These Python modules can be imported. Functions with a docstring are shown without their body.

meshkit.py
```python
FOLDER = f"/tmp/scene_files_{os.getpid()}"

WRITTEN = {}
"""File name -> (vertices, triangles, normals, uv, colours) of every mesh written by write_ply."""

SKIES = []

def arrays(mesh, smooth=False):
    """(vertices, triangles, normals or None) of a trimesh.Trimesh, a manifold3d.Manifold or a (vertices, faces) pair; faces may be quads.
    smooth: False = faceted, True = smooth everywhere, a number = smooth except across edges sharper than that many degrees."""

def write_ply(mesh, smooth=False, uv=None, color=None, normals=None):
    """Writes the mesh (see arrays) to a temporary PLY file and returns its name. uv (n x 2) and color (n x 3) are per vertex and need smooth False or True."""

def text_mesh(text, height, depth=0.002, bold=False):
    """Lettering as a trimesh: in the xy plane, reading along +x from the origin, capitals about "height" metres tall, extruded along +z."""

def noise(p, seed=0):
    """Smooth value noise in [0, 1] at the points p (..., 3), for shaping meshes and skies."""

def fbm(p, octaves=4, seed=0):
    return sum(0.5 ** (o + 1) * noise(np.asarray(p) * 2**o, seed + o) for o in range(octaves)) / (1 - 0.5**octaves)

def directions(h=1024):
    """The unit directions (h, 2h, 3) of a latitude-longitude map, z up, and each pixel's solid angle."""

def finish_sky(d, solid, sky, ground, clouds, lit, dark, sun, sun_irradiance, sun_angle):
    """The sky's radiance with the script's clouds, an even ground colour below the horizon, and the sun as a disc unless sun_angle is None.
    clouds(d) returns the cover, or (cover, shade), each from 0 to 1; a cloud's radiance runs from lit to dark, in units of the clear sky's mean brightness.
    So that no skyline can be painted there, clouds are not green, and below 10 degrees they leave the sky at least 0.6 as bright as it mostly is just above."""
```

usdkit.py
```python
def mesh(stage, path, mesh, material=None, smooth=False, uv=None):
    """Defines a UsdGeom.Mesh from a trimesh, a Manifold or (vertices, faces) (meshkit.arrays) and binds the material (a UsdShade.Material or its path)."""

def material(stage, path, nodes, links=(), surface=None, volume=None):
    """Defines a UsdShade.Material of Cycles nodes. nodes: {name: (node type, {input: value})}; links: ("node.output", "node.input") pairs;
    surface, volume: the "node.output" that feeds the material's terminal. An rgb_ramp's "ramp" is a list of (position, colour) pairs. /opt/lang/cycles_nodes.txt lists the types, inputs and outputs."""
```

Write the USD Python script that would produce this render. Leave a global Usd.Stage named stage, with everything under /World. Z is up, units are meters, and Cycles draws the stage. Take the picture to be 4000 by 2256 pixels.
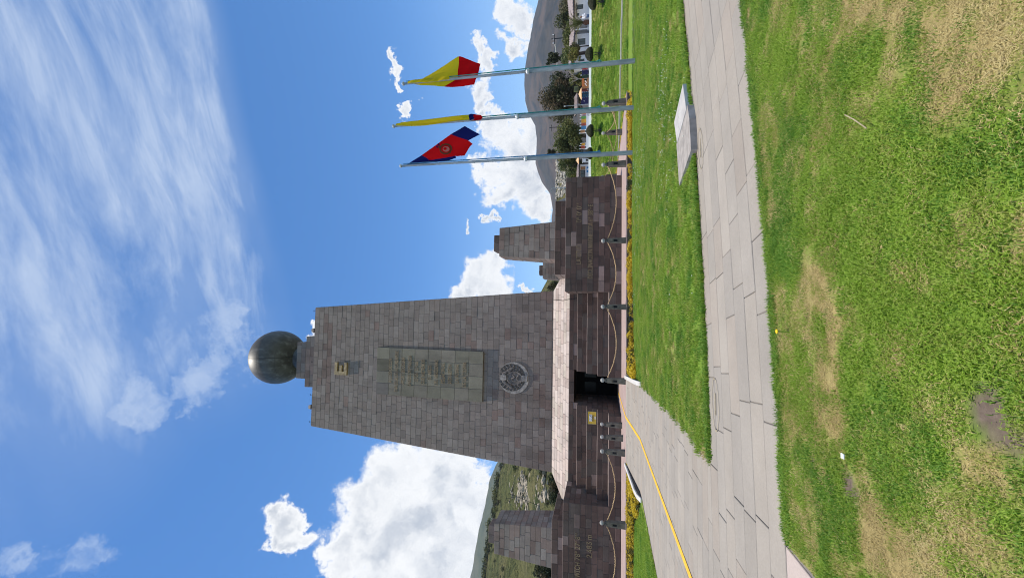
import math, random
import numpy as np, trimesh, shapely
import shapely.geometry as sg
import usdkit, meshkit
from pxr import Usd, UsdGeom, UsdLux, UsdShade, Gf, Sdf, Vt

stage = Usd.Stage.CreateInMemory()
UsdGeom.SetStageUpAxis(stage, 'Z'); UsdGeom.SetStageMetersPerUnit(stage, 1.0)
UsdGeom.Xform.Define(stage, '/World'); UsdGeom.Scope.Define(stage, '/World/Looks')

# ------------------------------------------------------------------ camera (held sideways: the picture's width is the world's vertical)
EYE = np.array([4.212, -32.336, 1.051])
YAW, PITCH, ROLL, FPX = -0.0544, 0.2034, 0.0049, 1672.3
fwd = np.array([-math.sin(YAW)*math.cos(PITCH), math.cos(YAW)*math.cos(PITCH), math.sin(PITCH)])
rgt = np.array([math.cos(YAW), math.sin(YAW), 0.0]); upv = np.cross(rgt, fwd)
rgt, upv = math.cos(ROLL)*rgt + math.sin(ROLL)*upv, -math.sin(ROLL)*rgt + math.cos(ROLL)*upv
cam = UsdGeom.Camera.Define(stage, '/World/camera')
cam.CreateHorizontalApertureAttr(36.0); cam.CreateVerticalApertureAttr(36.0*577/1024)
cam.CreateFocalLengthAttr(FPX/4000*36.0)
cam.CreateClippingRangeAttr(Gf.Vec2f(0.05, 20000.0))
cam.CreateExposureAttr(0.25)
a, b, c, e = -upv, rgt, -fwd, EYE
cam.AddTransformOp().Set(Gf.Matrix4d(a[0],a[1],a[2],0, b[0],b[1],b[2],0, c[0],c[1],c[2],0, e[0],e[1],e[2],1))

# ------------------------------------------------------------------ sun and sky
SUN = np.array([-0.17, -0.062, 0.985]); SUN /= np.linalg.norm(SUN)
sun = UsdLux.DistantLight.Define(stage, '/World/sun')
sun.CreateIntensityAttr(1.25); sun.CreateAngleAttr(0.5); sun.CreateColorAttr(Gf.Vec3f(1.0, 0.93, 0.82))
sun.CreateNormalizeAttr(True)
zx = SUN; xx = np.cross([0, 1, 0], zx); xx /= np.linalg.norm(xx); yx = np.cross(zx, xx)
sun.AddTransformOp().Set(Gf.Matrix4d(*xx, 0, *yx, 0, *zx, 0, 0, 0, 60, 1))

def direction(az, el):
    return (math.sin(az)*math.cos(el), math.cos(az)*math.cos(el), math.sin(el))

class Nodes:
    """collects nodes and links of a material graph"""
    def __init__(s): s.n, s.l, s.k = {}, [], 0
    def add(s, kind, out, ins=None, **links):
        s.k += 1; nm = f'{kind}_{s.k}'; s.n[nm] = (kind, dict(ins or {}))
        for k, v in links.items(): s.l.append((v, f'{nm}.{k}'))
        return f'{nm}.{out}'
    def math(s, t, a, b=None, c=None, clamp=False):
        ins, lk = {'math_type': t, 'use_clamp': clamp}, {}
        for key, v in (('value1', a), ('value2', b), ('value3', c)):
            if v is None: continue
            if isinstance(v, str): lk[key] = v
            else: ins[key] = float(v)
        return s.add('math', 'value', ins, **lk)
    def smooth(s, v, a, b, lo=0.0, hi=1.0):
        return s.add('map_range', 'result', dict(range_type='smoothstep', from_min=a, from_max=b, to_min=lo, to_max=hi, clamp=True), value=v)
    def noise(s, vec, scale, detail=4.0, rough=0.55, dist=0.0, out='fac'):
        return s.add('noise_texture', out, dict(scale=scale, detail=detail, roughness=rough, distortion=dist), vector=vec)
    def mix(s, fac, c1, c2, t='mix'):
        ins, lk = {'mix_type': t}, {}
        for key, v in (('fac', fac), ('color1', c1), ('color2', c2)):
            if isinstance(v, str): lk[key] = v
            else: ins[key] = v
        return s.add('mix', 'color', ins, **lk)

def build_sky():
    g = Nodes()
    d = g.add('texture_coordinate', 'generated')
    sky = g.add('sky_texture', 'color', dict(sky_type='single_scattering', sun_disc=False, sun_elevation=math.asin(SUN[2]),
        sun_rotation=math.atan2(SUN[0], SUN[1]), altitude=2400.0, air_density=1.0, aerosol_density=0.6, ozone_density=1.5))
    # cumulus heaps: (azimuth, elevation, radius) in degrees, edges broken up by noise
    w1 = g.noise(d, 9.0, 6.0, 0.6, 0.0, 'color')
    w2 = g.noise(d, 38.0, 5.0, 0.62, 0.0, 'color')
    off1 = g.add('vector_math', 'vector', dict(math_type='multiply_add', vector2=(0.16, 0.16, 0.16), vector3=(-0.08, -0.08, -0.08)), vector1=w1)
    off2 = g.add('vector_math', 'vector', dict(math_type='multiply_add', vector2=(0.058, 0.058, 0.058), vector3=(-0.029, -0.029, -0.029)), vector1=w2)
    dd = g.add('vector_math', 'vector', dict(math_type='add'), vector1=d, vector2=off1)
    dd = g.add('vector_math', 'vector', dict(math_type='add'), vector1=dd, vector2=off2)
    dd = g.add('vector_math', 'vector', dict(math_type='normalize'), vector1=dd)
    field = None
    for az, el, r in CUMULUS:
        v = direction(math.radians(az), math.radians(el)); rr = 2*math.sin(math.radians(r)/2)
        dist = g.add('vector_math', 'value', dict(math_type='distance', vector2=v), vector1=dd)
        f = g.math('multiply_add', dist, -1.0/rr, 1.0)
        field = f if field is None else g.math('smoothmax', field, f, 0.25)
    cum = g.smooth(field, -0.05, 0.34)
    # cloud tone: bright crowns, greyer hearts
    depth = g.smooth(field, 0.16, 0.95)
    d1 = g.add('vector_math', 'vector', dict(math_type='add'), vector1=d, vector2=off1)
    lumps = g.noise(d1, 11.0, 5.0, 0.55)
    lump = g.smooth(lumps, 0.35, 0.65)
    fine_l = g.smooth(g.noise(d1, 26.0, 5.0, 0.6), 0.30, 0.72)
    shade = g.math('multiply', depth, g.math('multiply_add', lump, 0.75, g.math('multiply', fine_l, 0.35)), clamp=True)
    tone = g.mix(shade, CLOUD_LIT, CLOUD_GREY)
    # cirrus: streaks lying on a high flat layer
    sep = g.add('separate_xyz', 'x', vector=d); nm = sep.split('.')[0]
    zc = g.math('maximum', nm + '.z', 0.08)
    px, py = g.math('divide', nm + '.x', zc), g.math('divide', nm + '.y', zc)
    pl = g.add('combine_xyz', 'vector', {}, x=px, y=py)
    warp = g.noise(pl, 0.8, 2.0, 0.5, 0.0, 'color')
    pw = g.add('vector_math', 'vector', dict(math_type='multiply_add', vector2=(0.34, 0.34, 0.0)), vector1=warp, vector3=pl)
    rot = g.add('mapping', 'vector', dict(rotation=(0, 0, math.radians(CIRRUS_ROT))), vector=pw)
    rs = g.add('separate_xyz', 'x', vector=rot).split('.')[0]; u_, v_ = rs + '.x', rs + '.y'
    n1 = g.noise(g.add('mapping', 'vector', dict(scale=(1.15, 3.3, 1)), vector=rot), 1.5, 8.0, 0.62, 0.55)
    n2 = g.noise(g.add('mapping', 'vector', dict(scale=(1.6, 3.4, 1), location=(5.3, 2.1, 0)), vector=rot), 1.1, 5.0, 0.55, 0.1)
    n3 = g.noise(g.add('mapping', 'vector', dict(scale=(2.6, 11.0, 1), location=(1.3, 7.1, 0)), vector=rot), 1.6, 6.0, 0.62, 0.5)
    # the sheet of streaks lies over one side of the sky and frays out at its end
    sheet = g.math('multiply', g.smooth(v_, -1.38, -1.26), g.smooth(u_, 0.66, 0.22))
    sheet = g.math('multiply', sheet, g.smooth(u_, -3.2, -1.4))
    th = g.math('multiply_add', sheet, -0.25, 0.606)
    body = g.add('map_range', 'result', dict(range_type='smoothstep', from_min=0.0, from_max=0.26, to_min=0.0, to_max=1.0, clamp=True), value=g.math('subtract', g.math('multiply_add', n1, 0.6, g.math('multiply', n2, 0.4)), th))
    fine = g.math('multiply_add', g.smooth(n3, 0.34, 0.66), 0.45, 0.50)
    cir = g.math('multiply', g.math('multiply', body, fine), g.math('minimum', g.math('multiply_add', sheet, 1.2, 0.02), 1.0), clamp=True)
    cover = None
    for az, el, r in CIRRUS:
        v = direction(math.radians(az), math.radians(el)); rr = 2*math.sin(math.radians(r)/2)
        dist = g.add('vector_math', 'value', dict(math_type='distance', vector2=v), vector1=dd)
        f = g.smooth(dist, rr*1.1, rr*0.1)
        cover = f if cover is None else g.math('maximum', cover, f)
    wisp = g.math('multiply_add', n1, 0.5, g.math('multiply', g.noise(dd, 22.0, 6.0, 0.62), 0.5))
    puff = g.smooth(g.math('multiply_add', cover, 0.40, wisp), 0.64, 1.02)
    veil = g.math('multiply', sheet, g.smooth(n2, 0.25, 0.66, 0.05, 0.30))
    cir = g.math('maximum', g.math('maximum', cir, veil), g.math('multiply', puff, 0.8))
    # light milky veil and whiter air low down
    low = g.smooth(nm + '.z', 0.42, 0.02, 0.0, 0.42)
    sky = g.add('hsv', 'color', dict(hue=0.5, saturation=SKY_SAT, value=SKY_VAL), color=sky)
    col = g.mix(low, sky, HAZE_COL)
    col = g.mix(g.math('multiply', cir, 0.85), col, CIRRUS_COL)
    col = g.mix(cum, col, tone)
    bg = g.add('background_shader', 'background', dict(strength=SKY_STRENGTH), color=col)
    m = usdkit.material(stage, '/World/Looks/sky_dome', g.n, g.l, surface=bg)
    dome = UsdLux.DomeLight.Define(stage, '/World/sky')
    dome.CreateIntensityAttr(1.0)
    UsdShade.MaterialBindingAPI.Apply(dome.GetPrim()).Bind(m)
    dome.GetPrim().SetCustomDataByKey('kind', 'structure'); dome.GetPrim().SetCustomDataByKey('label', 'blue sky with white heaped clouds low down and feathery cirrus above')
    dome.GetPrim().SetCustomDataByKey('category', 'sky')
SKY_STRENGTH, SKY_SAT, SKY_VAL = 0.135, 1.28, 1.34
CLOUD_LIT, CLOUD_GREY, CIRRUS_COL, HAZE_COL = (6.3, 6.35, 6.4), (3.4, 3.7, 4.2), (3.6, 4.3, 5.5), (2.6, 3.6, 4.9)
CIRRUS_ROT = -160.0
CUMULUS = [(-24.3, 11.9, 3.2), (-29.5, 13.6, 5.5), (-33.5, 12.2, 5.5), (-25.0, 12.8, 3.4), (-37.5, 11.0, 5.0), (-29.8, 22.6, 5.0),  (-21.9, 24.3, 4.2), (-21.8, 19.1, 5.0), (-25.5, 26.8, 4.2), (-28.7, 27.4, 3.6), (-31.6, 28.7, 2.3), (-27.4, 20.9, 6.3), (-26.1, 16.6, 5.2), (-32.0, 24.3, 4.3), (-31.6, 17.8, 5.9), (-33.8, 28.0, 2.2), (-21.5, 15.8, 2.8), (-36.8, 20.9, 5.0), (-37.4, 15.3, 4.3), (-28.9, 35.0, 2.0), (-30.7, 35.0, 1.5), (-28.2, 33.6, 1.4), (-29.8, 32.5, 1.7), (-30.7, 33.7, 1.5), (-11.1, 36.2, 0.8), (-4.4, 36.4, 1.2), (2.6, 18.2, 2.2), (5.4, 16.3, 2.9), (6.5, 13.7, 2.4), (3.7, 14.2, 3.2), (3.7, 17.4, 2.1), (16.3, 12.9, 2.3), (19.5, 13.7, 1.9), (18.3, 11.2, 3.1), (16.2, 9.2, 3.1), (13.3, 7.8, 2.0), (21.2, 10.1, 3.0), (23.1, 8.2, 2.4), (23.6, 12.4, 1.8), (25.4, 14.0, 1.3), (27.5, 14.3, 1.6), (29.4, 14.8, 1.7), (31.2, 13.4, 1.3), (32.8, 13.9, 1.1), (18.7, 8.6, 2.5), (12.9, 13.8, 0.7), (32.5, 23.7, 0.9), (31.1, 23.6, 0.6), (27.4, 22.5, 0.8), (33.0, 9.7, 1.7), (36.0, 8.5, 1.9), (36.6, 9.8, 1.2), (4.6, 9.4, 0.7), (11.9, 16.2, 0.5) ]
CIRRUS = [(-15.3, 51.5, 4.6), (-10.8, 46.5, 5.5), (-7.0, 45.5, 4.5), (-2.0, 45.0, 5.0), (-37.0, 53.3, 3.0), (-36.9, 49.6, 3.2), (-33.5, 58.0, 2.6)]
build_sky()
# ------------------------------------------------------------------ helpers
rng = np.random.default_rng(7)
LOC, USED = {}, {}
def numbered(path):
    n = USED.get(path, 0); USED[path] = n + 1
    return path if n == 0 else f'{path}_{n:03d}'
def meta(prim, label=None, cat=None, group=None, kind=None):
    for k, v in (('label', label), ('category', cat), ('group', group), ('kind', kind)):
        if v: prim.SetCustomDataByKey(k, v)
    return prim
def thing(name, label=None, cat=None, group=None, kind=None, loc=(0, 0, 0), rz=0.0, scale=1.0):
    """an Xform directly under /World; its parts are given in world coordinates when rz is 0 (loc is taken off again)"""
    p = numbered('/World/' + name); x = UsdGeom.Xform.Define(stage, p)
    x.AddTranslateOp().Set(Gf.Vec3d(*map(float, loc)))
    if rz: x.AddRotateZOp().Set(math.degrees(rz))
    if scale != 1.0: x.AddScaleOp().Set(Gf.Vec3f(*( [scale]*3 if np.ndim(scale) == 0 else scale)))
    meta(x.GetPrim(), label, cat, group, kind); LOC[p] = np.array(loc, float)
    return p
def copy_of(src, name, label, cat, group=None, loc=(0, 0, 0), rz=0.0, scale=1.0):
    p = numbered('/World/' + name); x = UsdGeom.Xform.Define(stage, p)
    r = x.GetPrim(); r.GetReferences().AddInternalReference(Sdf.Path(src)); r.SetInstanceable(True)
    x.ClearXformOpOrder()
    x.AddTranslateOp(UsdGeom.XformOp.PrecisionDouble, 'at').Set(Gf.Vec3d(*map(float, loc)))
    x.AddRotateZOp(UsdGeom.XformOp.PrecisionFloat, 'turn').Set(math.degrees(rz))
    x.AddScaleOp(UsdGeom.XformOp.PrecisionFloat, 'size').Set(Gf.Vec3f(*([scale]*3 if np.ndim(scale) == 0 else scale)))
    meta(r, label, cat, group)
    return p
MATS = {}
def part(parent, name, V, F, mat, tint=None, smooth=False, label=None, kind=None):
    """one Mesh under parent (or, with parent None, a top-level one)"""
    if hasattr(V, 'vertices'): V, F = V.vertices, V.faces
    V = np.asarray(V, float)
    if parent: V = V - LOC.get(parent, 0)
    p = numbered((parent or '/World') + '/' + name)
    F = np.asarray(F)
    if smooth is not False:
        V, F, N = meshkit.arrays((V, F), smooth)
    m = UsdGeom.Mesh.Define(stage, p)
    m.CreatePointsAttr(Vt.Vec3fArray.FromNumpy(np.ascontiguousarray(V, np.float32)))
    m.CreateFaceVertexCountsAttr(Vt.IntArray.FromNumpy(np.full(len(F), F.shape[1], np.int32)))
    m.CreateFaceVertexIndicesAttr(Vt.IntArray.FromNumpy(np.ascontiguousarray(F, np.int32).ravel()))
    m.CreateSubdivisionSchemeAttr('none')
    if smooth is not False:
        m.CreateNormalsAttr(Vt.Vec3fArray.FromNumpy(np.ascontiguousarray(N, np.float32))); m.SetNormalsInterpolation('vertex')
    if tint is not None:
        t = np.asarray(tint, np.float32)
        if t.ndim == 1: t = np.repeat(t[None], len(V), 0)
        UsdGeom.PrimvarsAPI(m).CreatePrimvar('tint', Sdf.ValueTypeNames.Color3fArray, 'vertex').Set(Vt.Vec3fArray.FromNumpy(np.ascontiguousarray(t)))
    if LOC.get(parent) is not None: LOC[p] = LOC[parent]
    UsdShade.MaterialBindingAPI.Apply(m.GetPrim()).Bind(MATS[mat])
    meta(m.GetPrim(), label, None, None, kind)
    return p
def solo(name, V, F, mat, label, cat, group=None, kind=None, **kw):
    p = part(None, name, V, F, mat, **kw); meta(stage.GetPrimAtPath(p), label, cat, group, kind); return p
def xf_part(parent, name):
    """an Xform between a thing and its sub-parts"""
    p = numbered(parent + '/' + name); UsdGeom.Xform.Define(stage, p); LOC[p] = LOC.get(parent, np.zeros(3)); return p

class MB:
    """collects shapes for one mesh (quads kept as triangles)"""
    def __init__(s): s.v, s.f, s.t, s.n = [], [], [], 0
    def add(s, V, F, tint=None):
        if hasattr(V, 'vertices'): V, F = V.vertices, V.faces
        V, F = np.asarray(V, float), np.asarray(F, int)
        if F.shape[1] == 4: F = np.vstack([F[:, [0, 1, 2]], F[:, [0, 2, 3]]])
        s.v.append(V); s.f.append(F + s.n); s.n += len(V)
        if tint is not None:
            t = np.asarray(tint, float); s.t.append(np.repeat(t[None], len(V), 0) if t.ndim == 1 else t)
        return s
    def box(s, lo, hi, tint=None, ch=0.0): return s.add(*box(lo, hi, ch), tint)
    def tube(s, pts, r, n=8, tint=None, cap=True): return s.add(*tube(pts, r, n, cap), tint)
    def get(s): return np.vstack(s.v), np.vstack(s.f)
    def put(s, parent, name, mat, **kw):
        V, F = s.get()
        return part(parent, name, V, F, mat, tint=np.vstack(s.t) if s.t else None, **kw)

BOXF = np.array([[0, 3, 2, 1], [4, 5, 6, 7], [0, 1, 5, 4], [1, 2, 6, 5], [2, 3, 7, 6], [3, 0, 4, 7]])
def box(lo, hi, ch=0.0):
    lo, hi = np.asarray(lo, float), np.asarray(hi, float)
    if ch <= 0:
        V = np.array([[lo[0], lo[1], lo[2]], [hi[0], lo[1], lo[2]], [hi[0], hi[1], lo[2]], [lo[0], hi[1], lo[2]],
                      [lo[0], lo[1], hi[2]], [hi[0], lo[1], hi[2]], [hi[0], hi[1], hi[2]], [lo[0], hi[1], hi[2]]])
        return V, BOXF
    pts = []
    for i in range(3):
        for k in range(8):
            q = np.array([(lo, hi)[(k >> j) & 1][j] for j in range(3)])
            for j in range(3):
                if j != i: q[j] += ch if not (k >> j) & 1 else -ch
            pts.append(q)
    h = trimesh.convex.convex_hull(np.array(pts))
    return h.vertices, h.faces
def tube(pts, r, n=8, cap=True):
    P = np.asarray(pts, float); m = len(P); R = np.broadcast_to(np.asarray(r, float), (m,))
    T = np.gradient(P, axis=0); T /= np.maximum(np.linalg.norm(T, axis=1, keepdims=True), 1e-9)
    a = np.array([0, 0, 1.]) if abs(T[0][2]) < 0.9 else np.array([1., 0, 0])
    V = []
    for i in range(m):
        u = a - T[i]*(a @ T[i]); u /= max(np.linalg.norm(u), 1e-9); a = u; w = np.cross(T[i], u)
        for k in range(n):
            t = 2*math.pi*k/n; V.append(P[i] + R[i]*(math.cos(t)*u + math.sin(t)*w))
    F = [[i*n+k, i*n+(k+1) % n, (i+1)*n+(k+1) % n, (i+1)*n+k] for i in range(m-1) for k in range(n)]
    F = [t for q in F for t in ([q[0], q[1], q[2]], [q[0], q[2], q[3]])]
    if cap:
        V += [P[0], P[-1]]; c0, c1 = m*n, m*n+1
        F += [[c0, (k+1) % n, k] for k in range(n)] + [[c1, (m-1)*n+k, (m-1)*n+(k+1) % n] for k in range(n)]
    return np.array(V), np.array(F)
def lathe(prof, n=24, at=(0, 0, 0)):
    """prof: (radius, z) from bottom to top"""
    V = [(r*math.cos(2*math.pi*k/n)+at[0], r*math.sin(2*math.pi*k/n)+at[1], z+at[2]) for r, z in prof for k in range(n)]
    F = [[i*n+k, i*n+(k+1) % n, (i+1)*n+(k+1) % n, (i+1)*n+k] for i in range(len(prof)-1) for k in range(n)]
    return np.array(V), np.array(F)
def frustum(cx, cy, z0, z1, a0, a1, b0=None, b1=None):
    b0 = a0 if b0 is None else b0; b1 = a1 if b1 is None else b1
    V = np.array([[cx+sx*a, cy+sy*b, z] for z, a, b in ((z0, a0, b0), (z1, a1, b1)) for sx, sy in ((-1, -1), (1, -1), (1, 1), (-1, 1))])
    return V, BOXF
def grid_mesh(P):
    """P: (n, m, 3) points"""
    n, m = P.shape[:2]
    i, j = np.meshgrid(np.arange(n-1), np.arange(m-1), indexing='ij')
    q = np.stack([i*m+j, (i+1)*m+j, (i+1)*m+j+1, i*m+j+1], -1).reshape(-1, 4)
    return P.reshape(-1, 3), np.vstack([q[:, [0, 1, 2]], q[:, [0, 2, 3]]])

# ------------------------------------------------------------------ materials
def mat(name, fn, **kw):
    g = Nodes(); surf = fn(g, **kw)
    MATS[name] = usdkit.material(stage, '/World/Looks/' + name, g.n, g.l, surface=surf)
def principled(g, col, rough=0.85, metallic=0.0, normal=None, spec=0.3, **kw):
    ins, lk = dict(metallic=metallic, specular_ior_level=spec, **kw), {}
    if isinstance(col, str): lk['base_color'] = col
    else: ins['base_color'] = col
    if isinstance(rough, str): lk['roughness'] = rough
    else: ins['roughness'] = rough
    if normal: lk['normal'] = normal
    return g.add('principled_bsdf', 'BSDF', ins, **lk)
def m_plain(g, col, rough=0.8, metallic=0.0, var=0.25, scale=6.0, bump=0.0, spec=0.3):
    p = g.add('geometry', 'position')
    f = g.noise(p, scale, 5.0, 0.6)
    lo, hi = tuple(c*(1-var) for c in col), tuple(min(1, c*(1+var)) for c in col)
    cc = g.mix(g.smooth(f, 0.3, 0.7), lo, hi)
    nm = g.add('bump', 'normal', dict(strength=bump, distance=0.01), height=g.noise(p, scale*9, 4.0)) if bump else None
    return principled(g, cc, rough, metallic, nm, spec)
def m_tint(g, rough=0.92, var=0.35, scale=2.2, fine=26.0, bump=0.35, dist=0.012, stain=0.25, spec=0.25):
    """colour from the mesh's own tint, with weathering"""
    t = g.add('attribute', 'color', dict(attribute='tint'))
    p = g.add('geometry', 'position')
    a = g.noise(p, scale, 5.0, 0.65); b_ = g.noise(p, fine, 4.0, 0.7)
    k = g.math('multiply_add', a, var*1.6, 1-var*0.8)
    k2 = g.math('multiply_add', b_, var*1.5, 1-var*0.75)
    k = g.math('multiply', k, k2)
    st = g.add('mapping', 'vector', dict(scale=(1.1, 1.1, 0.16)), vector=p)
    s = g.noise(st, 1.4, 4.0, 0.6)
    k = g.math('multiply', k, g.math('multiply_add', g.smooth(s, 0.45, 0.75), -stain, 1.0))
    cc = g.add('vector_math', 'vector', dict(math_type='scale'), vector1=t, scale=k)
    h = g.math('add', g.math('multiply', b_, 0.6), g.noise(p, fine*4, 3.0, 0.6))
    nm = g.add('bump', 'normal', dict(strength=bump, distance=dist), height=h)
    return principled(g, cc, rough, 0.0, nm, spec)
mat('stone', m_tint)
mat('paving', m_tint, rough=0.9, var=0.26, scale=1.6, fine=55.0, bump=0.4, dist=.006, stain=0.0, spec=.15)
mat('mortar', m_plain, col=(0.115, 0.10, 0.092), rough=0.95, var=0.3, scale=3.0, bump=0.3)
mat('joint', m_plain, col=(0.17, 0.152, 0.135), rough=0.95, var=0.3, scale=4.0)
mat('cavity', m_plain, col=(0.02, 0.018, 0.017), rough=0.7)  # near-black colour that stands in for shade in hollows
mat('dark_glass', m_plain, col=(0.02, 0.024, 0.028), rough=0.08, spec=0.6)
mat('gold_letter', m_plain, col=(0.29, 0.21, 0.12), rough=0.45, metallic=0.3, var=0.3, scale=3.0)
mat('bronze', m_plain, col=(0.085, 0.08, 0.072), rough=0.42, metallic=0.75, var=0.55, scale=0.7, bump=0.05, spec=0.5)
mat('dark_metal', m_plain, col=(0.03, 0.03, 0.032), rough=0.5, metallic=0.6)
# ------------------------------------------------------------------ stone courses
def stone_mesh(c, n, j, proud, depth=0.05, ch=0.012):
    """c: four corners (3D, anticlockwise seen from outside) of the cell, n: outward normal"""
    c = np.asarray(c, float); ctr = c.mean(0); n = np.asarray(n, float)
    eu, ev = c[1]-c[0], c[3]-c[0]; lu, lv = np.linalg.norm(eu), np.linalg.norm(ev); eu, ev = eu/lu, ev/lv
    s = np.array([[1, 1], [-1, 1], [-1, -1], [1, -1]], float)
    off = s[:, :1]*eu + s[:, 1:]*ev
    A = c + off*j + n*(proud-ch); B = c + off*(j+ch) + n*proud; D = c + off*j - n*depth
    V = np.vstack([D, A, B]); F = [[8, 9, 10, 11]]
    for k in range(4):
        m = (k+1) % 4; F += [[4+k, 4+m, 8+m, 8+k], [k, m, 4+m, 4+k]]
    F = np.array(F); return V, np.vstack([F[:, [0, 1, 2]], F[:, [0, 2, 3]]])
GREYS = [(.245, .202, .176), (.262, .219, .192), (.230, .190, .167), (.252, .204, .177), (.275, .232, .204)]
REDS = [(.24, .172, .146), (.222, .162, .138), (.25, .185, .158)]
DARKS = [(.100, .066, .053), (.114, .074, .060), (.088, .062, .051), (.124, .083, .067), (.108, .084, .070)]
def pick(r, main, other=None, p=0.0, jit=0.1):
    pal = other if (other and r.random() < p) else main
    c = np.array(pal[r.integers(len(pal))]); return c*(1+jit*r.normal())
def courses(r, ulo, uhi, v0, v1, row, lens, holes=(), minlen=0.22):
    """running-bond cells (ub0, ub1, ut0, ut1, va, vb) on a trapezoid"""
    n = max(1, round((v1-v0)/row)); out = []
    for i in range(n):
        va, vb = v0+(v1-v0)*i/n, v0+(v1-v0)*(i+1)/n; vm = (va+vb)/2
        lo, hi = ulo(vm), uhi(vm); cuts = [lo]; u = lo + r.uniform(0.35, 1.0)*lens[1]
        while u < hi-minlen: cuts.append(u); u += r.uniform(*lens)
        cuts.append(hi); cuts = np.array(cuts); k = len(cuts)-1
        for q in range(k):
            a, b = cuts[q], cuts[q+1]
            if any(h[2] < vm < h[3] and a < h[1] and b > h[0] for h in holes): 
                segs = []
                for h in holes:
                    if h[2] < vm < h[3] and a < h[1] and b > h[0]:
                        if h[0]-a > 0.06: segs.append((a, h[0]))
                        if b-h[1] > 0.06: segs.append((h[1], b))
                for s in segs: out.append((s[0], s[1], s[0], s[1], va, vb))
                continue
            out.append((ulo(va) if q == 0 else a, uhi(va) if q == k-1 else b, ulo(vb) if q == 0 else a, uhi(vb) if q == k-1 else b, va, vb))
    return out
def lay(parent, M, n, cells, tintf, r, mat='stone', single=300, name='stone', j=0.007, proud=0.008, jit=0.006, depth=0.04, ch=0.010):
    """builds the stones: the first `single` cells as meshes of their own, the rest as one"""
    rest = MB(); c_ = 0
    for k, (b0, b1, t0, t1, va, vb) in enumerate(cells):
        P = [M(b0, va), M(b1, va), M(t1, vb), M(t0, vb)]
        V, F = stone_mesh(P, n, j, proud + r.uniform(-jit, jit), depth, ch)
        t = tintf(r, (b0+b1)/2, va)
        if k < single: part(parent, name, V, F, mat, tint=t)
        else: rest.add(V, F, t)
    if rest.n: rest.put(parent, 'stonework', mat, kind='stuff')
def text_on(parent, txt, h, centre, ux, uy, n, mat='gold_letter', depth=0.03, bold=True, name='lettering', width=None, back=0.004):
    m = meshkit.text_mesh(txt, h, depth, bold=bold); V = np.array(m.vertices); lo, hi = V[:, 0].min(), V[:, 0].max()
    if width: V[:, 0] = (V[:, 0]-lo)*(width/(hi-lo)); hi = width; lo = 0
    V[:, 0] -= (lo+hi)/2; V[:, 1] -= h/2
    W = np.asarray(centre)+V[:, :1]*np.asarray(ux)+V[:, 1:2]*np.asarray(uy)+(V[:, 2:]-back)*np.asarray(n)
    return part(parent, name, W, m.faces, mat)

# ------------------------------------------------------------------ tower
K = 0.0712
TN = np.array([0, -1, K]); TN /= np.linalg.norm(TN)
def half(z): return 5.555-K*(z-3.91)
tower = thing('monument_tower', 'tall tapering grey stone tower with a golden E and inscription panel', 'monument')
part(tower, 'core', *frustum(0, 0, 2.9, 21.60, half(2.9)-.012, half(21.6)-.012), 'mortar')
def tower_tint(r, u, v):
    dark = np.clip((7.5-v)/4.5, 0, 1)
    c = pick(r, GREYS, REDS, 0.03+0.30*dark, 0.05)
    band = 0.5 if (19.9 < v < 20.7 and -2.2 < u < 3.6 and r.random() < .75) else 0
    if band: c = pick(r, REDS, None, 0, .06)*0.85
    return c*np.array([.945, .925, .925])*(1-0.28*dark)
r = np.random.default_rng(11)
cells = courses(r, lambda v: -half(v), half, 3.6, 21.61, 0.385, (0.42, 0.82))
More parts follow.
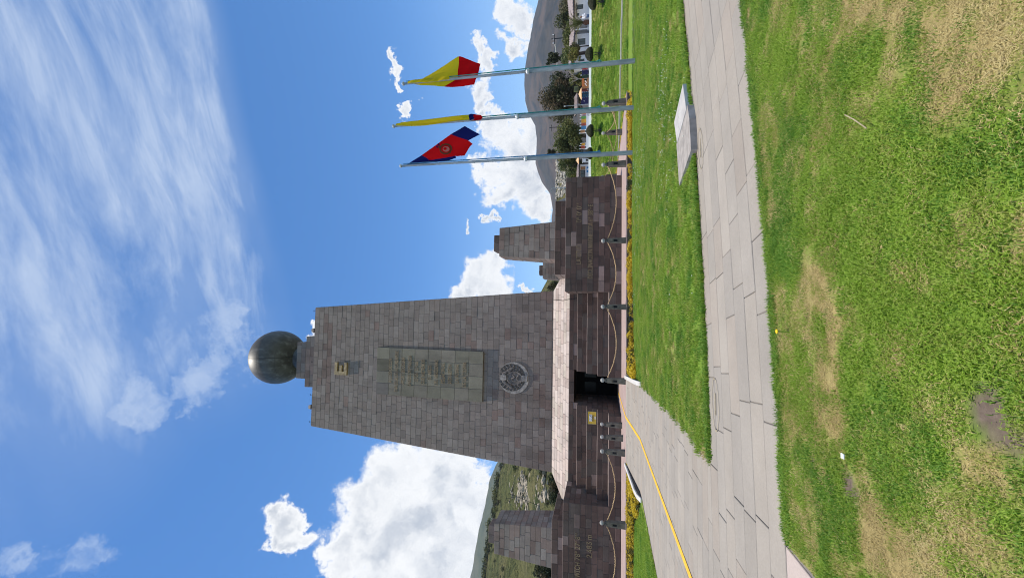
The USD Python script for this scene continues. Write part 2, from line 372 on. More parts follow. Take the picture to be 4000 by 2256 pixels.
lay(tower, lambda u, v: np.array([u, -half(v), v]), TN, cells, tower_tint, r, single=300)
rest = MB()
for ang in (90, 180, 270):
    ca, sa = math.cos(math.radians(ang)), math.sin(math.radians(ang)); R = np.array([[ca, -sa, 0], [sa, ca, 0], [0, 0, 1]])
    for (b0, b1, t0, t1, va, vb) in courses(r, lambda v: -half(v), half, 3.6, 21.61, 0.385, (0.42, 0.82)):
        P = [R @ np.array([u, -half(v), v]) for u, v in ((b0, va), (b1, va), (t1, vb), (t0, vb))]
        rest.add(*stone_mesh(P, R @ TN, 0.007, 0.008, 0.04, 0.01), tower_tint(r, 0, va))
rest.put(tower, 'side_stonework', 'stone', kind='stuff')
part(tower, 'roof_slab', *box((-4.24, -4.24, 21.60), (4.24, 4.24, 21.66)), 'mortar')
for hw, z0, z1, nm in ((1.98, 21.66, 24.02, 'lower_plinth'), (1.44, 24.02, 25.25, 'upper_plinth')):
    pl = part(tower, nm, *box((-hw+.01, -hw+.01, z0), (hw-.01, hw-.01, z1)), 'mortar')
    for ang in (0, 90, 270):
        ca, sa = math.cos(math.radians(ang)), math.sin(math.radians(ang)); R = np.array([[ca, -sa, 0], [sa, ca, 0], [0, 0, 1]])
        lay(pl, lambda u, v: R @ np.array([u, -hw, v]), R @ np.array([0, -1, 0]), courses(r, lambda v: -hw, lambda v: hw, z0, z1, 0.39, (.5, .8)),
            lambda r, u, v: pick(r, REDS, GREYS, .45)*(.8 if hw > 1.5 else .95), r, single=300)
part(tower, 'neck', *lathe([(0.9, 25.25), (0.9, 26.1)], 24), 'bronze')
# letter E
ux, uy = np.array([1., 0, 0]), np.array([0, K, 1.])/math.hypot(1, K)
ez = 19.17; eb = np.array([-0.03, -half(ez), ez])
ep = sg.Polygon([(-.44, -.5), (.44, -.5), (.44, -.28), (-.19, -.28), (-.19, -.09), (.24, -.09), (.24, .11), (-.19, .11), (-.19, .29), (.44, .29), (.44, .5), (-.44, .5)])
em = trimesh.creation.extrude_polygon(ep, 0.16)
ev = np.array(em.vertices); W_ = eb+ev[:, :1]*ux+ev[:, 1:2]*uy+(ev[:, 2:]-0.02)*TN
mat('yellow_stone', m_plain, col=(0.34, 0.25, 0.14), rough=0.8, var=0.35, scale=5.0, bump=0.3)
part(tower, 'compass_letter', W_, em.faces, 'yellow_stone')
# inscription panel: 4 x 8 tiles on a raised slab
pan = xf_part(tower, 'inscription_panel')
PT = 0.15
def pp(u, s, w): # u across, s along the face measured from the panel's lower edge, w outward
    z0 = 8.44; b_ = np.array([0, -half(z0), z0]); return b_+u*ux+s*uy+w*TN
PH = (16.25-8.44)/uy[2]
V = np.array([pp(u, s, w) for w in (-.03, PT-.02) for u, s in ((-1.615, .01), (1.605, .01), (1.605, PH-.01), (-1.615, PH-.01))])
part(pan, 'slab', V, BOXF, 'mortar')
TILE = [(.205, .180, .136), (.222, .196, .148), (.188, .168, .134), (.212, .182, .144)]
for i in range(8):
    for k in range(4):
        u0, u1 = -1.625+3.24*k/4, -1.625+3.24*(k+1)/4; s0, s1 = PH*i/8, PH*(i+1)/8
        t = pick(r, TILE, None, 0, .09)
        if (i, k) == (7, 2): t = t*.72
        if (i, k) == (7, 0): t = np.array([.17, .145, .13])
        V, F = stone_mesh([pp(u0, s0, PT), pp(u1, s0, PT), pp(u1, s1, PT), pp(u0, s1, PT)], TN, 0.010, r.uniform(-.004, .006), .03, .012)
        part(pan, 'tile', V, F, 'stone', tint=t)
mat('dull_gold', m_plain, col=(.29, .205, .12), rough=.6, metallic=.1, var=.45, scale=4.0)
LINES = [('A LUIS GODIN', .86, 1.65, 0.05), ('CARLOS M. DE LA CONDAMINE', .80, 2.75, 0.03), ('PEDRO BOUGUER', .735, 1.78, .1), ('SABIOS DE FRANCIA', .672, 2.05, .12),
         ('1736  1744', .606, 1.3, .08), ('QUE MIDIENDO', .545, 1.62, .1), ('EL ARCO', .482, .95, .07), ('DEL MERIDIANO', .42, 1.62, .1),
         ('ECUATORIAL', .357, 1.33, .08), ('DEDUJERON', .295, 1.25, .06), ('LA FORMA', .228, 1.2, .1), ('DE LA TIERRA', .162, 1.6, .08)]
for txt, fr, wd, cx in LINES:
    text_on(pan, txt, 0.235, pp(cx, PH*fr, PT+.006), ux, uy, TN, depth=.022, width=wd, bold=False, mat='dull_gold')
# round medallion with a carved coat of arms
med = xf_part(tower, 'medallion')
mz = 6.42
def mp(x, y, w): return np.array([0.03, -half(mz), mz])+x*ux+y*uy+w*TN
def map_m(V): V = np.asarray(V, float); return mp(0, 0, 0)+V[:, :1]*ux+V[:, 1:2]*uy+V[:, 2:]*TN
RM = 1.0
th = np.linspace(0, 2*math.pi, 49)[:-1]
def disc(rx, ry, w0, w1, cx=0, cy=0, n=40):
    pl_ = sg.Polygon([(cx+rx*math.cos(t), cy+ry*math.sin(t)) for t in np.linspace(0, 2*math.pi, n+1)[:-1]])
    m_ = trimesh.creation.extrude_polygon(pl_, w1-w0); V = np.array(m_.vertices); V[:, 2] += w0; return V, m_.faces
def solid(pts, w0, w1):
    m_ = trimesh.creation.extrude_polygon(sg.Polygon(pts).buffer(0), w1-w0); V = np.array(m_.vertices); V[:, 2] += w0; return V, m_.faces
mat('medallion_stone', m_plain, col=(0.16, 0.135, 0.122), rough=0.9, var=0.4, scale=7.0, bump=0.4)
mat('medallion_rim', m_plain, col=(0.30, 0.265, 0.24), rough=0.9, var=0.35, scale=6.0, bump=0.4)
V, F = disc(RM, RM, -.03, .012, n=56); part(med, 'disc', map_m(V), F, 'medallion_stone')
rim = sg.Polygon([(RM*1.0*math.cos(t), RM*math.sin(t)) for t in th]).difference(sg.Polygon([(.86*math.cos(t)+.03, .90*math.sin(t)+.11) for t in th]))
m_ = trimesh.creation.extrude_polygon(max(getattr(rim, 'geoms', [rim]), key=lambda g_: g_.area), .05); V = np.array(m_.vertices); part(med, 'rim', map_m(V), m_.faces, 'medallion_rim')
def ring_of(rx, ry, tk, cx, cy, z, rad):
    return tube([(cx+rx*math.cos(t), cy+ry*math.sin(t), z) for t in np.linspace(0, 2*math.pi, 33)], rad, 6, False)
V, F = disc(.40, .50, .012, .07, 0, -.08, 32); sh = part(med, 'oval_shield', map_m(V), F, 'medallion_stone')
V, F = ring_of(.40, .50, .03, 0, -.08, .075, .035); part(sh, 'shield_border', map_m(V), F, 'medallion_stone', smooth=True)
mb = MB()
mb.tube([(-.2, .02, .075), (-.05, .14, .085), (.05, -.1, .085), (.2, .06, .08)], .035, 6); mb.tube([(-.15, -.3, .07), (0, -.2, .09), (.18, -.32, .07)], .04, 6)
V, F = mb.get(); part(sh, 'shield_relief', map_m(V), F, 'medallion_stone', smooth=True)
V, F = solid([(-.15, .46), (.15, .46), (.17, .80), (.10, .86), (-.10, .86), (-.17, .80)], .012, .13); part(med, 'bird_body', map_m(V), F, 'medallion_rim')
for sgn in (-1, 1):
    mb = MB()
    for q in range(7):
        f_ = q/6; R0 = .30+.05*q
        mb.tube([(sgn*(.12+R0*.9*math.sin(t)), .40+.33*math.cos(t)-.10*f_ - .05*q*math.sin(t), .05+.05*math.sin(t)) for t in np.linspace(.1, 2.2-.1*q, 9)], np.linspace(.045, .02, 9), 6)
    V, F = mb.get(); part(med, 'wing', map_m(V), F, 'medallion_stone', smooth=True)
    mb = MB(); 
    for q in range(9):
        t = math.radians(150-28*q*0.62); bx, by = sgn*(.70*math.sin(t)+.0), .70*math.cos(t)+.05
        for s2 in (-1, 1):
            dv = np.array([math.sin(t)*.15*s2+.03*math.cos(t), math.cos(t)*.15*s2+.05])
            mb.tube([(bx, by, .03), (bx+sgn*dv[0]*.5, by+dv[1]*.5+.04, .06), (bx+sgn*dv[0], by+dv[1]+.06, .03)], [.012, .045, .008], 6)
    mb.tube([(sgn*.70*math.sin(t), .70*math.cos(t)+.05, .03) for t in np.linspace(math.radians(160), math.radians(40), 12)], .022, 6)
    V, F = mb.get(); part(med, 'laurel_branch', map_m(V), F, 'medallion_stone', smooth=True)
mb = MB(); mb.add(*solid([(-.17, -.90), (.17, -.90), (.20, -.56), (-.20, -.56)], .012, .10))
for q in range(5): mb.tube([(-.14+.07*q, -.9, .10), (-.16+.08*q, -.57, .11)], .022, 6)
V, F = mb.get(); part(med, 'fasces', map_m(V), F, 'medallion_rim')
# roof-edge details
for x in (1.55+2.55, 1.55): pass
for x, y in ((2.6, -3.95), (-3.0, -3.95)):
    fl = xf_part(tower, 'floodlight')
    mb = MB().box((x-.03, y-.03, 21.66), (x+.03, y+.03, 21.86)); mb.put(fl, 'bracket', 'dark_metal')
    V, F = frustum(x, y, 21.84, 22.06, .16, .11); part(fl, 'lamp_head', V, F, 'dark_metal')
for x in (4.05, -4.05, -2.1, 0.3):
    mb = MB().tube([(x, -4.1, 21.6), (x, -4.1, 21.93)], .014, 6); mb.tube([(x-.07, -4.1, 21.88), (x+.07, -4.1, 21.88)], .012, 6); mb.put(tower, 'lightning_rod', 'dark_metal')

# globe resting on the plinth
globe = thing('metal_globe', 'dark weathered metal globe with a seam, resting on the tower plinth', 'globe', loc=(0, 0, 28.17))
def m_globe(g):
    p = g.add('texture_coordinate', 'object')
    a = g.noise(p, 1.2, 5.0, 0.65); sp = g.add('mapping', 'vector', dict(scale=(1.6, 1.6, .35)), vector=p)
    s = g.noise(sp, 1.6, 5.0, 0.65)
    c = g.mix(g.smooth(a, .35, .7), (.045, .041, .036), (.08, .074, .066)); c = g.mix(g.smooth(s, .48, .72, 0, .7), c, (.15, .145, .135))
    rr = g.math('multiply_add', s, .2, .42)
    return principled(g, c, rr, 0.0, None, .3)
mat('globe_metal', m_globe)
sp = trimesh.creation.uv_sphere(2.25, count=(48, 96)).apply_translation((0, 0, 28.17))
part(globe, 'shell', sp.vertices, sp.faces, 'globe_metal', smooth=True)
def seam(nv, off, rad, w):
    nv = np.array(nv, float); nv /= np.linalg.norm(nv); u = np.cross(nv, [0.3, .2, 1.]); u /= np.linalg.norm(u); v = np.cross(nv, u); rr = math.sqrt(2.25**2-off**2)+rad
    return tube([np.array([0, 0, 28.17])+nv*off+rr*(math.cos(t)*u+math.sin(t)*v) for t in np.linspace(0, 2*math.pi, 97)], w, 5, False)
V, F = seam((1, 0.02, 0.05), 0.06, -.004, .02); part(globe, 'equator_seam', V, F, 'dark_metal')
for off in (-1.2, .2, 1.3):
    V, F = seam((0, 0, 1), off, -.007, .009); part(globe, 'panel_seam', V, F, 'dark_metal')

# ------------------------------------------------------------------ stepped base
base = thing('stepped_base', 'dark reddish stone steps with a sloping pale band and a black doorway', 'stone base')
XL, XR, D0, D1 = -5.37, 5.31, -0.92, 0.94
TIERS = [(-10.0, -0.3, 0.62), (-9.3, 0.62, 1.18), (-8.6, 1.18, 1.75), (-7.9, 1.75, 2.31), (-7.2, 2.31, 2.80)]
def base_tint(r, u, v): return pick(r, DARKS, REDS, .04, .09)*.95
for i, (y, z0, z1) in enumerate(TIERS):
    yb = TIERS[i+1][0]+.05 if i < 4 else -5.9
    st = xf_part(base, 'step')
    zz0 = max(z0, 0.0) if i else 0.004
    segs = [(XL, D0), (D1, XR)]
    for (u0, u1) in segs:
        part(st, 'core', *box((u0+.01, y+.012, zz0-.2 if i == 0 else z0-.3), (u1-.01, yb, z1-.012)), 'mortar')
        cells = courses(r, lambda v: u0, lambda v: u1, zz0, z1, .28, (.45, .95))
        lay(st, lambda u, v: np.array([u, y, v]), np.array([0, -1., 0]), cells, base_tint, r)
        tc = courses(r, lambda v: u0, lambda v: u1, 0, 0.70 if i < 4 else .02, .70, (.6, 1.1))
        if i < 4: lay(st, lambda u, v: np.array([u, y+.004+v, z1]), np.array([0, 0, 1.]), tc, lambda r, u, v: np.array([.30, .235, .21])*(1+.07*r.normal()), r, depth=.012, proud=.003, jit=.002)
    # jamb stones turned into the doorway
    for xx, sx in ((D0, 1.), (D1, -1.)):
        cj = courses(r, lambda v: y+.01, lambda v: -4.45, zz0, z1 if i < 4 else 2.5, .28, (.45, .9))
        if i == 4: cj = [c_ for c_ in cj if c_[5] <= 2.52]
        cj = [c_ for c_ in cj]
        if sx > 0: lay(st, lambda u, v: np.array([xx, u, v]), np.array([1., 0, 0]), cj, base_tint, r, name='jamb_stone')
        else: lay(st, lambda u, v: np.array([xx, -u+2*0+(y+.01-4.45) if False else (y+.01-4.45)-u, v]), np.array([-1., 0, 0]), cj, base_tint, r, name='jamb_stone')
        part(st, 'jamb_core', *box((xx-.3 if sx > 0 else xx+.012, y+.02, zz0-.1), (xx-.012 if sx > 0 else xx+.3, -4.3, z1-.02)), 'mortar')
# lintel course over the door
li = xf_part(base, 'lintel')
part(li, 'core', *box((D0-.02, -7.188, 2.512), (D1+.02, -4.3, 2.79)), 'cavity')  # ceiling coloured near-black in place of the passage shade
lay(li, lambda u, v: np.array([u, -7.2, v]), np.array([0, -1., 0]), courses(r, lambda v: D0, lambda v: D1, 2.50, 2.80, .3, (.6, .8)), base_tint, r)
# door at the back of the passage
mat('black_paint', m_plain, col=(.006, .006, .006), rough=.7, spec=.1); mat('smoked_glass', m_plain, col=(.008, .009, .01), rough=.25, spec=.2)  # passage darkness is put into these near-black door and glass colours
dr = xf_part(base, 'door')
part(dr, 'door_leaf', *box((D0, -4.46, 0.0), (D1, -4.36, 2.50)), 'black_paint')
for x0, x1 in ((D0+.1, -.06), (.08, D1-.1)):
    part(dr, 'door_panel', *box((x0, -4.50, .25), (x1, -4.46, 1.15), .01), 'black_paint'); part(dr, 'window_pane', *box((x0+.08, -4.49, 1.28), (x1-.08, -4.455, 2.0), .005), 'smoked_glass')
part(dr, 'handle', *tube([(-.03, -4.5, 1.0), (-.03, -4.56, 1.05), (-.03, -4.56, 1.25), (-.03, -4.5, 1.3)], .014, 6), 'dark_metal')
# sloping band: six courses of pale brick
ap = xf_part(base, 'sloping_band')
AY0, AZ0, AY1, AZ1 = -7.2, 2.80, -5.53, 3.925
AS = np.array([0, AY1-AY0, AZ1-AZ0]); AL = np.linalg.norm(AS); AS /= AL; AN = np.cross([1, 0, 0], AS)
def aw(v): return 7.2-(v/AL)*(7.2-5.53)
V = np.array([[s*7.18, s2*7.18, 2.4] for s, s2 in ((-1, -1), (1, -1), (1, 1), (-1, 1))]+[[s*7.18, s2*7.18, 2.785] for s, s2 in ((-1, -1), (1, -1), (1, 1), (-1, 1))]); part(ap, 'core', *frustum(0, 0, 2.785, 3.91, 7.185, 5.52), 'mortar')
BR = [(.40, .325, .285), (.43, .355, .315), (.37, .295, .26), (.45, .38, .34), (.41, .35, .30)]
cells = courses(r, lambda v: -aw(v), aw, 0, AL, AL/6, (.42, .85))
cells = [c_ for c_ in cells if c_[1] > -6.8 and c_[0] < 6.8]
lay(ap, lambda u, v: np.array([u, AY0, AZ0])+v*AS, AN, cells, lambda r, u, v: pick(r, BR, None, 0, .06), r, name='band_brick', proud=.006, jit=.003, j=.006)
rest = MB()
for ang in (90, 270):
    ca, sa = math.cos(math.radians(ang)), math.sin(math.radians(ang)); R = np.array([[ca, -sa, 0], [sa, ca, 0], [0, 0, 1]])
    for (b0, b1, t0, t1, va, vb) in courses(r, lambda v: -aw(v), aw, 0, AL, AL/6, (.42, .85)):
        rest.add(*stone_mesh([R @ (np.array([u, AY0, AZ0])+v*AS) for u, v in ((b0, va), (b1, va), (t1, vb), (t0, vb))], R @ AN, .006, .006, .04, .01), pick(r, BR, None, 0, .06))
rest.put(ap, 'side_bricks', 'stone', kind='stuff')
part(base, 'cable', *tube([(5.0, -5.5, 3.95), (4.98, -6.0, 3.63), (4.93, -6.6, 3.24), (5.0, -7.22, 2.83), (5.0, -7.26, 2.55), (5.12, -7.3, 2.3)], .016, 5), 'dark_metal')

# ------------------------------------------------------------------ corner blocks with their turrets
def corner_block(sx, sy, label, visible=True):
    blk = thing('corner_block', label, 'stone block', group=None)
    cx, cy = sx*8.34, sy*8.0
    x0, x1 = (5.31, 11.31) if sx > 0 else (-11.37, -5.37)
    y0, y1 = (-10.0, -5.0) if sy < 0 else (5.0, 10.0)
    part(blk, 'core', *box((x0+.012, y0+.012, -.3), (x1-.012, y1-.012, 2.838)), 'mortar')
    b0, b1 = (6.25, 10.30) if sx > 0 else (-10.5, -6.65); c0, c1 = (-9.2, -5.6) if sy < 0 else (5.6, 9.2)
    part(blk, 'upper_core', *box((b0+.012, c0+.012, 2.8), (b1-.012, c1-.012, 3.478)), 'mortar')
    if not visible: return blk
    tf = lambda r, u, v: pick(r, DARKS, REDS, .05, .11)*(1.0)
    lay(blk, lambda u, v: np.array([u, y0, v]), np.array([0, -1., 0]), courses(r, lambda v: x0, lambda v: x1, 0.0, 2.85, .285, (.45, .8)), tf, r, single=160)
    up = xf_part(blk, 'upper_tier')
    lay(up, lambda u, v: np.array([u, c0, v]), np.array([0, -1., 0]), courses(r, lambda v: b0, lambda v: b1, 2.85, 3.49, .32, (.45, .75)), tf, r)
    sd = xf_part(blk, 'side_wall')
    if sx > 0:  # face towards the doorway looks to -x
        lay(sd, lambda u, v: np.array([x0, (y0-5.0)-u, v]), np.array([-1., 0, 0]), courses(r, lambda v: y0, lambda v: -5.0, 0.0, 2.85, .285, (.5, .9)), tf, r, single=120)
        lay(up, lambda u, v: np.array([b0, (c0-5.6)-u, v]), np.array([-1., 0, 0]), courses(r, lambda v: c0, lambda v: -5.6, 2.85, 3.49, .32, (.5, .75)), lambda r, u, v: np.array([.3, .235, .2])*(1+.06*r.normal()), r)  # paler tint paints sunlight onto this side of the upper tier
        lay(sd, lambda u, v: np.array([x1, u, v]), np.array([1., 0, 0]), courses(r, lambda v: y0, lambda v: -5.0, 0.0, 2.85, .285, (.5, .9)), tf, r, single=0)
    else:
        lay(sd, lambda u, v: np.array([x1, u, v]), np.array([1., 0, 0]), courses(r, lambda v: y0, lambda v: -5.0, 0.0, 2.85, .285, (.5, .9)), tf, r, single=160)
        lay(up, lambda u, v: np.array([b1, u, v]), np.array([1., 0, 0]), courses(r, lambda v: c0, lambda v: -5.6, 2.85, 3.49, .32, (.5, .75)), tf, r)
        lay(sd, lambda u, v: np.array([x0, (y0-5.0)-u, v]), np.array([-1., 0, 0]), courses(r, lambda v: y0, lambda v: -5.0, 0.0, 2.85, .285, (.5, .9)), tf, r, single=0)
    tops = MB()
    for (xa, xb, ya, yb, z) in ((x0, x1, y0, c0, 2.85), (x0, b0, c0, -5, 2.85), (b1, x1, c0, -5, 2.85), (b0, b1, c0, -5.6, 3.49)):
        for i in range(max(1, round((xb-xa)/.8))):
            n_ = max(1, round((xb-xa)/.8)); u0, u1 = xa+(xb-xa)*i/n_, xa+(xb-xa)*(i+1)/n_
            tops.add(*stone_mesh([(u0, ya, z), (u1, ya, z), (u1, yb, z), (u0, yb, z)], (0, 0, 1.), .005, .002, .012, .004), np.array([.30, .235, .21])*(1+.06*r.normal()))
    tops.put(blk, 'coping', 'stone', kind='stuff')
    return blk
RB = corner_block(1, -1, 'dark stone block lettered LATITUD beside the flagpoles')
LB = corner_block(-1, -1, 'dark stone block cut by the picture edge, lettered 78 27 8')
BB = corner_block(1, 1, 'low stone block behind the tower carrying the small far turret', False)
BB2 = corner_block(-1, 1, 'low stone block hidden behind the turret left of the tower', False)
fx, fz, fn = np.array([1., 0, 0]), np.array([0, 0, 1.]), np.array([0, -1., 0])
# lettering on the corner blocks
text_on(RB, 'LATITUD', .25, (7.235, -10.012, 2.16), fx, fz, fn, depth=.025, bold=False, width=.98)
text_on(RB, "0° 0' 0''", .25, (9.40, -10.012, 2.16), fx, fz, fn, depth=.025, bold=False, width=.98)
text_on(RB, "DECLINACION MAGNETICA 6° 38'-E", .235, (7.91, -10.012, 1.57), fx, fz, fn, depth=.025, bold=False, width=3.85)
text_on(LB, "GREENWICH 78° 27' 8''", .25, (-8.30, -10.012, 2.11), fx, fz, fn, depth=.025, bold=False, width=2.98)
text_on(LB, '2.483 m', .25, (-7.36, -10.012, 1.53), fx, fz, fn, depth=.025, bold=False, width=1.08)

# ------------------------------------------------------------------ turrets
def turret(sx, sy, label, shift=(0, 0, 0), single=300):
    cx, cy = sx*8.13+shift[0], sy*8.13+shift[1]; z0, z1 = 3.49+shift[2], 6.66+shift[2]
    t = thing('stone_turret', label, 'turret', loc=(cx, cy, z0))
    hb = lambda v: 1.033-(v-z0)*(1.033-.80)/(z1-z0)
    part(t, 'core', *frustum(cx, cy, z0-.02, z1-.02, 1.02, .785), 'mortar')
    kk = (1.033-.80)/(z1-z0)
    for ang, nm in ((0, 'front_face'), (90, 'right_face'), (270, 'left_face'), (180, 'back_face')):
        ca, sa = math.cos(math.radians(ang)), math.sin(math.radians(ang)); R = np.array([[ca, -sa, 0], [sa, ca, 0], [0, 0, 1]])
        n = np.array([0, -1, kk]); n /= np.linalg.norm(n); o = np.array([cx, cy, 0])
        f_ = xf_part(t, nm)
        lay(f_, lambda u, v: o + R @ np.array([u, -hb(v), v]), R @ n, courses(r, lambda v: -hb(v), hb, z0, z1, .288, (.5, .75)),
            lambda r, u, v: pick(r, GREYS, REDS, .28, .09)*.95, r, single=0 if ang == 180 else single)
    cap = xf_part(t, 'cap')
    part(cap, 'slab', *box((cx-.78, cy-.78, z1-.02), (cx+.78, cy+.78, z1+.005)), 'mortar')
    for i in range(2):
        part(cap, 'cap_stone', *box((cx-.46+.46*i+.004*i, cy-.46, z1+.005), (cx+.46*i+.0-.004*(1-i), cy+.46, z1+.40), .012), 'stone', tint=pick(r, REDS)*.8)
    return t
turret(1, -1, 'stone turret on the lettered block right of the tower')
turret(-1, -1, 'stone turret on the block left of the tower, before the green hillside')
turret(1, 1, 'small far stone turret peeping out behind the right turret', shift=(0.05, 0.1, -.32))

# ------------------------------------------------------------------ platform, ramp, paths
def m_pink(g):
    p = g.add('geometry', 'position'); f = g.noise(p, 1.5, 5.0, .6); f2 = g.noise(p, 40.0, 3.0, .6)
    c = g.mix(g.smooth(f, .3, .7), (.29, .21, .19), (.35, .265, .24)); c = g.mix(g.smooth(f2, .45, .7, 0, .25), c, (.22, .16, .145))
    return principled(g, c, .85, 0, g.add('bump', 'normal', dict(strength=.15, distance=.01), height=f2))
mat('pink_stone', m_pink)
mat('pale_stone', m_plain, col=(.29, .265, .245), rough=.85, var=.15, scale=3.0, bump=.2)
mat('white_wall', m_plain, col=(.62, .62, .60), rough=.8, var=.1, scale=2.0)
mat('concrete', m_plain, col=(.25, .235, .225), rough=.9, var=.25, scale=4.0, bump=.25)
pf = thing('platform', 'pinkish stone platform running round the foot of the monument', 'platform', kind='structure')
part(pf, 'bed', *box((-13.7, -13.78, -.9), (13.7, 13.7, -.012)), 'joint')
for i in range(12):   # long slabs laid parallel to the walls
    y0, y1 = -13.9+.325*i, -13.9+.325*(i+1); u = -13.7; 
    if i == 0: y0 = -13.9
    while u < 13.7:
        w = r.uniform(1.6, 2.6); u1 = min(13.7, u+w)
        if 13.7-u1 < .5: u1 = 13.7
        part(pf, 'slab', *stone_mesh([(u, y0, 0), (u1, y0, 0), (u1, y1, 0), (u, y1, 0)], (0, 0, 1.), .003, -.004+r.uniform(-.001, .001), .05, .004), 'pink_stone'); u = u1
part(pf, 'inner_floor', *box((D0-.3, -10.0+.02, -.05), (D1+.3, -4.3, -.004)), 'pink_stone')
part(pf, 'side_floor', *box((11.2, -10.0, -.2), (13.7, 13.7, -.006)), 'pink_stone')
part(pf, 'side_floor', *box((-13.7, -10.0, -.2), (-11.3, 13.7, -.006)), 'pink_stone')
PAVE = [(.276, .246, .210), (.264, .238, .206), (.284, .254, .218), (.270, .244, .212), (.278, .243, .206), (.262, .237, .207)]
def pave_row(parent, P, seg, name='stone', j=.004, pal=PAVE):
    V, F = stone_mesh(P, (0, 0, 1.), j, r.uniform(-.002, .002), .05, .005)
    return part(parent, name, V, F, 'paving', tint=pick(r, pal, None, 0, .022))
def xl_ramp(y): return np.interp(y, [-26.9, -21.8, -18.1, -13.9], [-1.75, -1.76, -1.52, -1.86])
def xr_ramp(y): return np.interp(y, [-26.9, -25.2, -23.1, -17.6, -13.9], [2.46, 2.45, 2.33, 1.88, 1.52])
def cuts(lo, hi, lens):
    c_, u = [lo], lo+r.uniform(.3, 1.0)*lens[1]
    while u < hi-.3: c_.append(u); u += r.uniform(*lens)
    return c_+[hi]
rampz = lambda y: np.interp(y, [-17.5, -13.9], [-.25, -.004])
rp = thing('ramp', 'short grey stone ramp climbing to the platform', 'ramp', kind='structure')
part(rp, 'bed', np.array([[x, y, z-.012] for y in (-17.5, -13.9) for x, z in ((-1.6, float(rampz(y))), (1.75, float(rampz(y))))]), np.array([[0, 1, 3], [0, 3, 2]]), 'joint')
for i in range(10):
    y0, y1 = -17.5+.36*i, -17.5+.36*(i+1); cs = cuts(xl_ramp(y0), xr_ramp(y0), (.7, 1.3)); k = len(cs)-1
    for q in range(k):
        a0 = xl_ramp(y0) if q == 0 else cs[q]; a1 = xl_ramp(y1) if q == 0 else cs[q]; e0 = xr_ramp(y0) if q == k-1 else cs[q+1]; e1 = xr_ramp(y1) if q == k-1 else cs[q+1]
        pave_row(rp, [(a0, y0, rampz(y0)), (e0, y0, rampz(y0)), (e1, y1, rampz(y1)), (a1, y1, rampz(y1))], 0)
pz = thing('paved_walk', 'pale grey paved walk leading up to the doorway', 'walk', kind='structure')
R0, R1, PZ = 26.85, 28.97, -.25
part(pz, 'bed', np.array([[-1.9, -36, PZ-.012], [2.6, -36, PZ-.012], [2.6, -26.7, PZ-.012], [2.3, -23, PZ-.012], [1.8, -17.45, PZ-.012], [-1.5, -17.45, PZ-.012], [-1.75, -22, PZ-.012]]), np.array([[0, 1, 2], [0, 2, 6], [2, 3, 6], [3, 4, 6], [4, 5, 6]]), 'joint')
arc = lambda x, R: -math.sqrt(R*R-x*x)
nrow = 31
for i in range(nrow):
    y0, y1 = -26.90+(9.40*i)/nrow, -26.90+9.40*(i+1)/nrow; cs = cuts(xl_ramp(y0), xr_ramp(y0), (.5, 1.15)); k = len(cs)-1
    for q in range(k):
        a0 = xl_ramp(y0) if q == 0 else cs[q]; a1 = xl_ramp(y1) if q == 0 else cs[q]; e0 = xr_ramp(y0) if q == k-1 else cs[q+1]; e1 = xr_ramp(y1) if q == k-1 else cs[q+1]
        f_ = (lambda x, y: max(y, arc(x, R0))) if i == 0 else (lambda x, y: y)
        pave_row(pz, [(a0, f_(a0, y0), PZ), (e0, f_(e0, y0), PZ), (e1, y1, PZ), (a1, y1, PZ)], 0)
SLAB = [(.37, .305, .27), (.35, .29, .26), (.385, .32, .285)]
for i in range(7):
    for q in range(4):
        x0, x1 = -1.8+1.095*q, -1.8+1.095*(q+1); y1, y0 = -28.99-1.0*i, -28.99-1.0*(i+1)
        if i == 0: P = [(x0, y0, PZ), (x1, y0, PZ), (x1, arc(x1, R1), PZ), (x0, arc(x0, R1), PZ)]
        else: P = [(x0, y0, PZ), (x1, y0, PZ), (x1, y1, PZ), (x0, y1, PZ)]
        pave_row(pz, P, 0, 'slab', pal=SLAB)
rg = thing('ring_path', 'curved pale stone path circling the monument through the lawn', 'path', kind='structure')
tq = np.linspace(math.radians(-16), math.radians(62), 79)
V = np.array([[R_*math.sin(t), -R_*math.cos(t), PZ-.012] for t in tq for R_ in (R0, R1)]); F = np.array([[2*i, 2*i+1, 2*i+3, 2*i+2] for i in range(len(tq)-1)])
part(rg, 'bed', V, np.vstack([F[:, [0, 1, 2]], F[:, [0, 2, 3]]]), 'joint')
for c_ in range(7):
    ra, rb = R0+(R1-R0)*c_/7, R0+(R1-R0)*(c_+1)/7; t = math.radians(-15)+r.uniform(0, .03)
    while t < math.radians(34):
        dt = r.uniform(.55, 1.2)/rb
        pave_row(rg, [(rb*math.sin(t), -rb*math.cos(t), PZ), (rb*math.sin(t+dt), -rb*math.cos(t+dt), PZ), (ra*math.sin(t+dt), -ra*math.cos(t+dt), PZ), (ra*math.sin(t), -ra*math.cos(t), PZ)], 0); t += dt
    far = MB(); 
tq = np.linspace(math.radians(33.5), math.radians(62), 30)
V = np.array([[R_*math.sin(t), -R_*math.cos(t), PZ-.001] for t in tq for R_ in (R0, R1)]); F = np.array([[2*i, 2*i+1, 2*i+3, 2*i+2] for i in range(len(tq)-1)])
part(rg, 'far_paving', V, np.vstack([F[:, [0, 1, 2]], F[:, [0, 2, 3]]]), 'pale_stone')
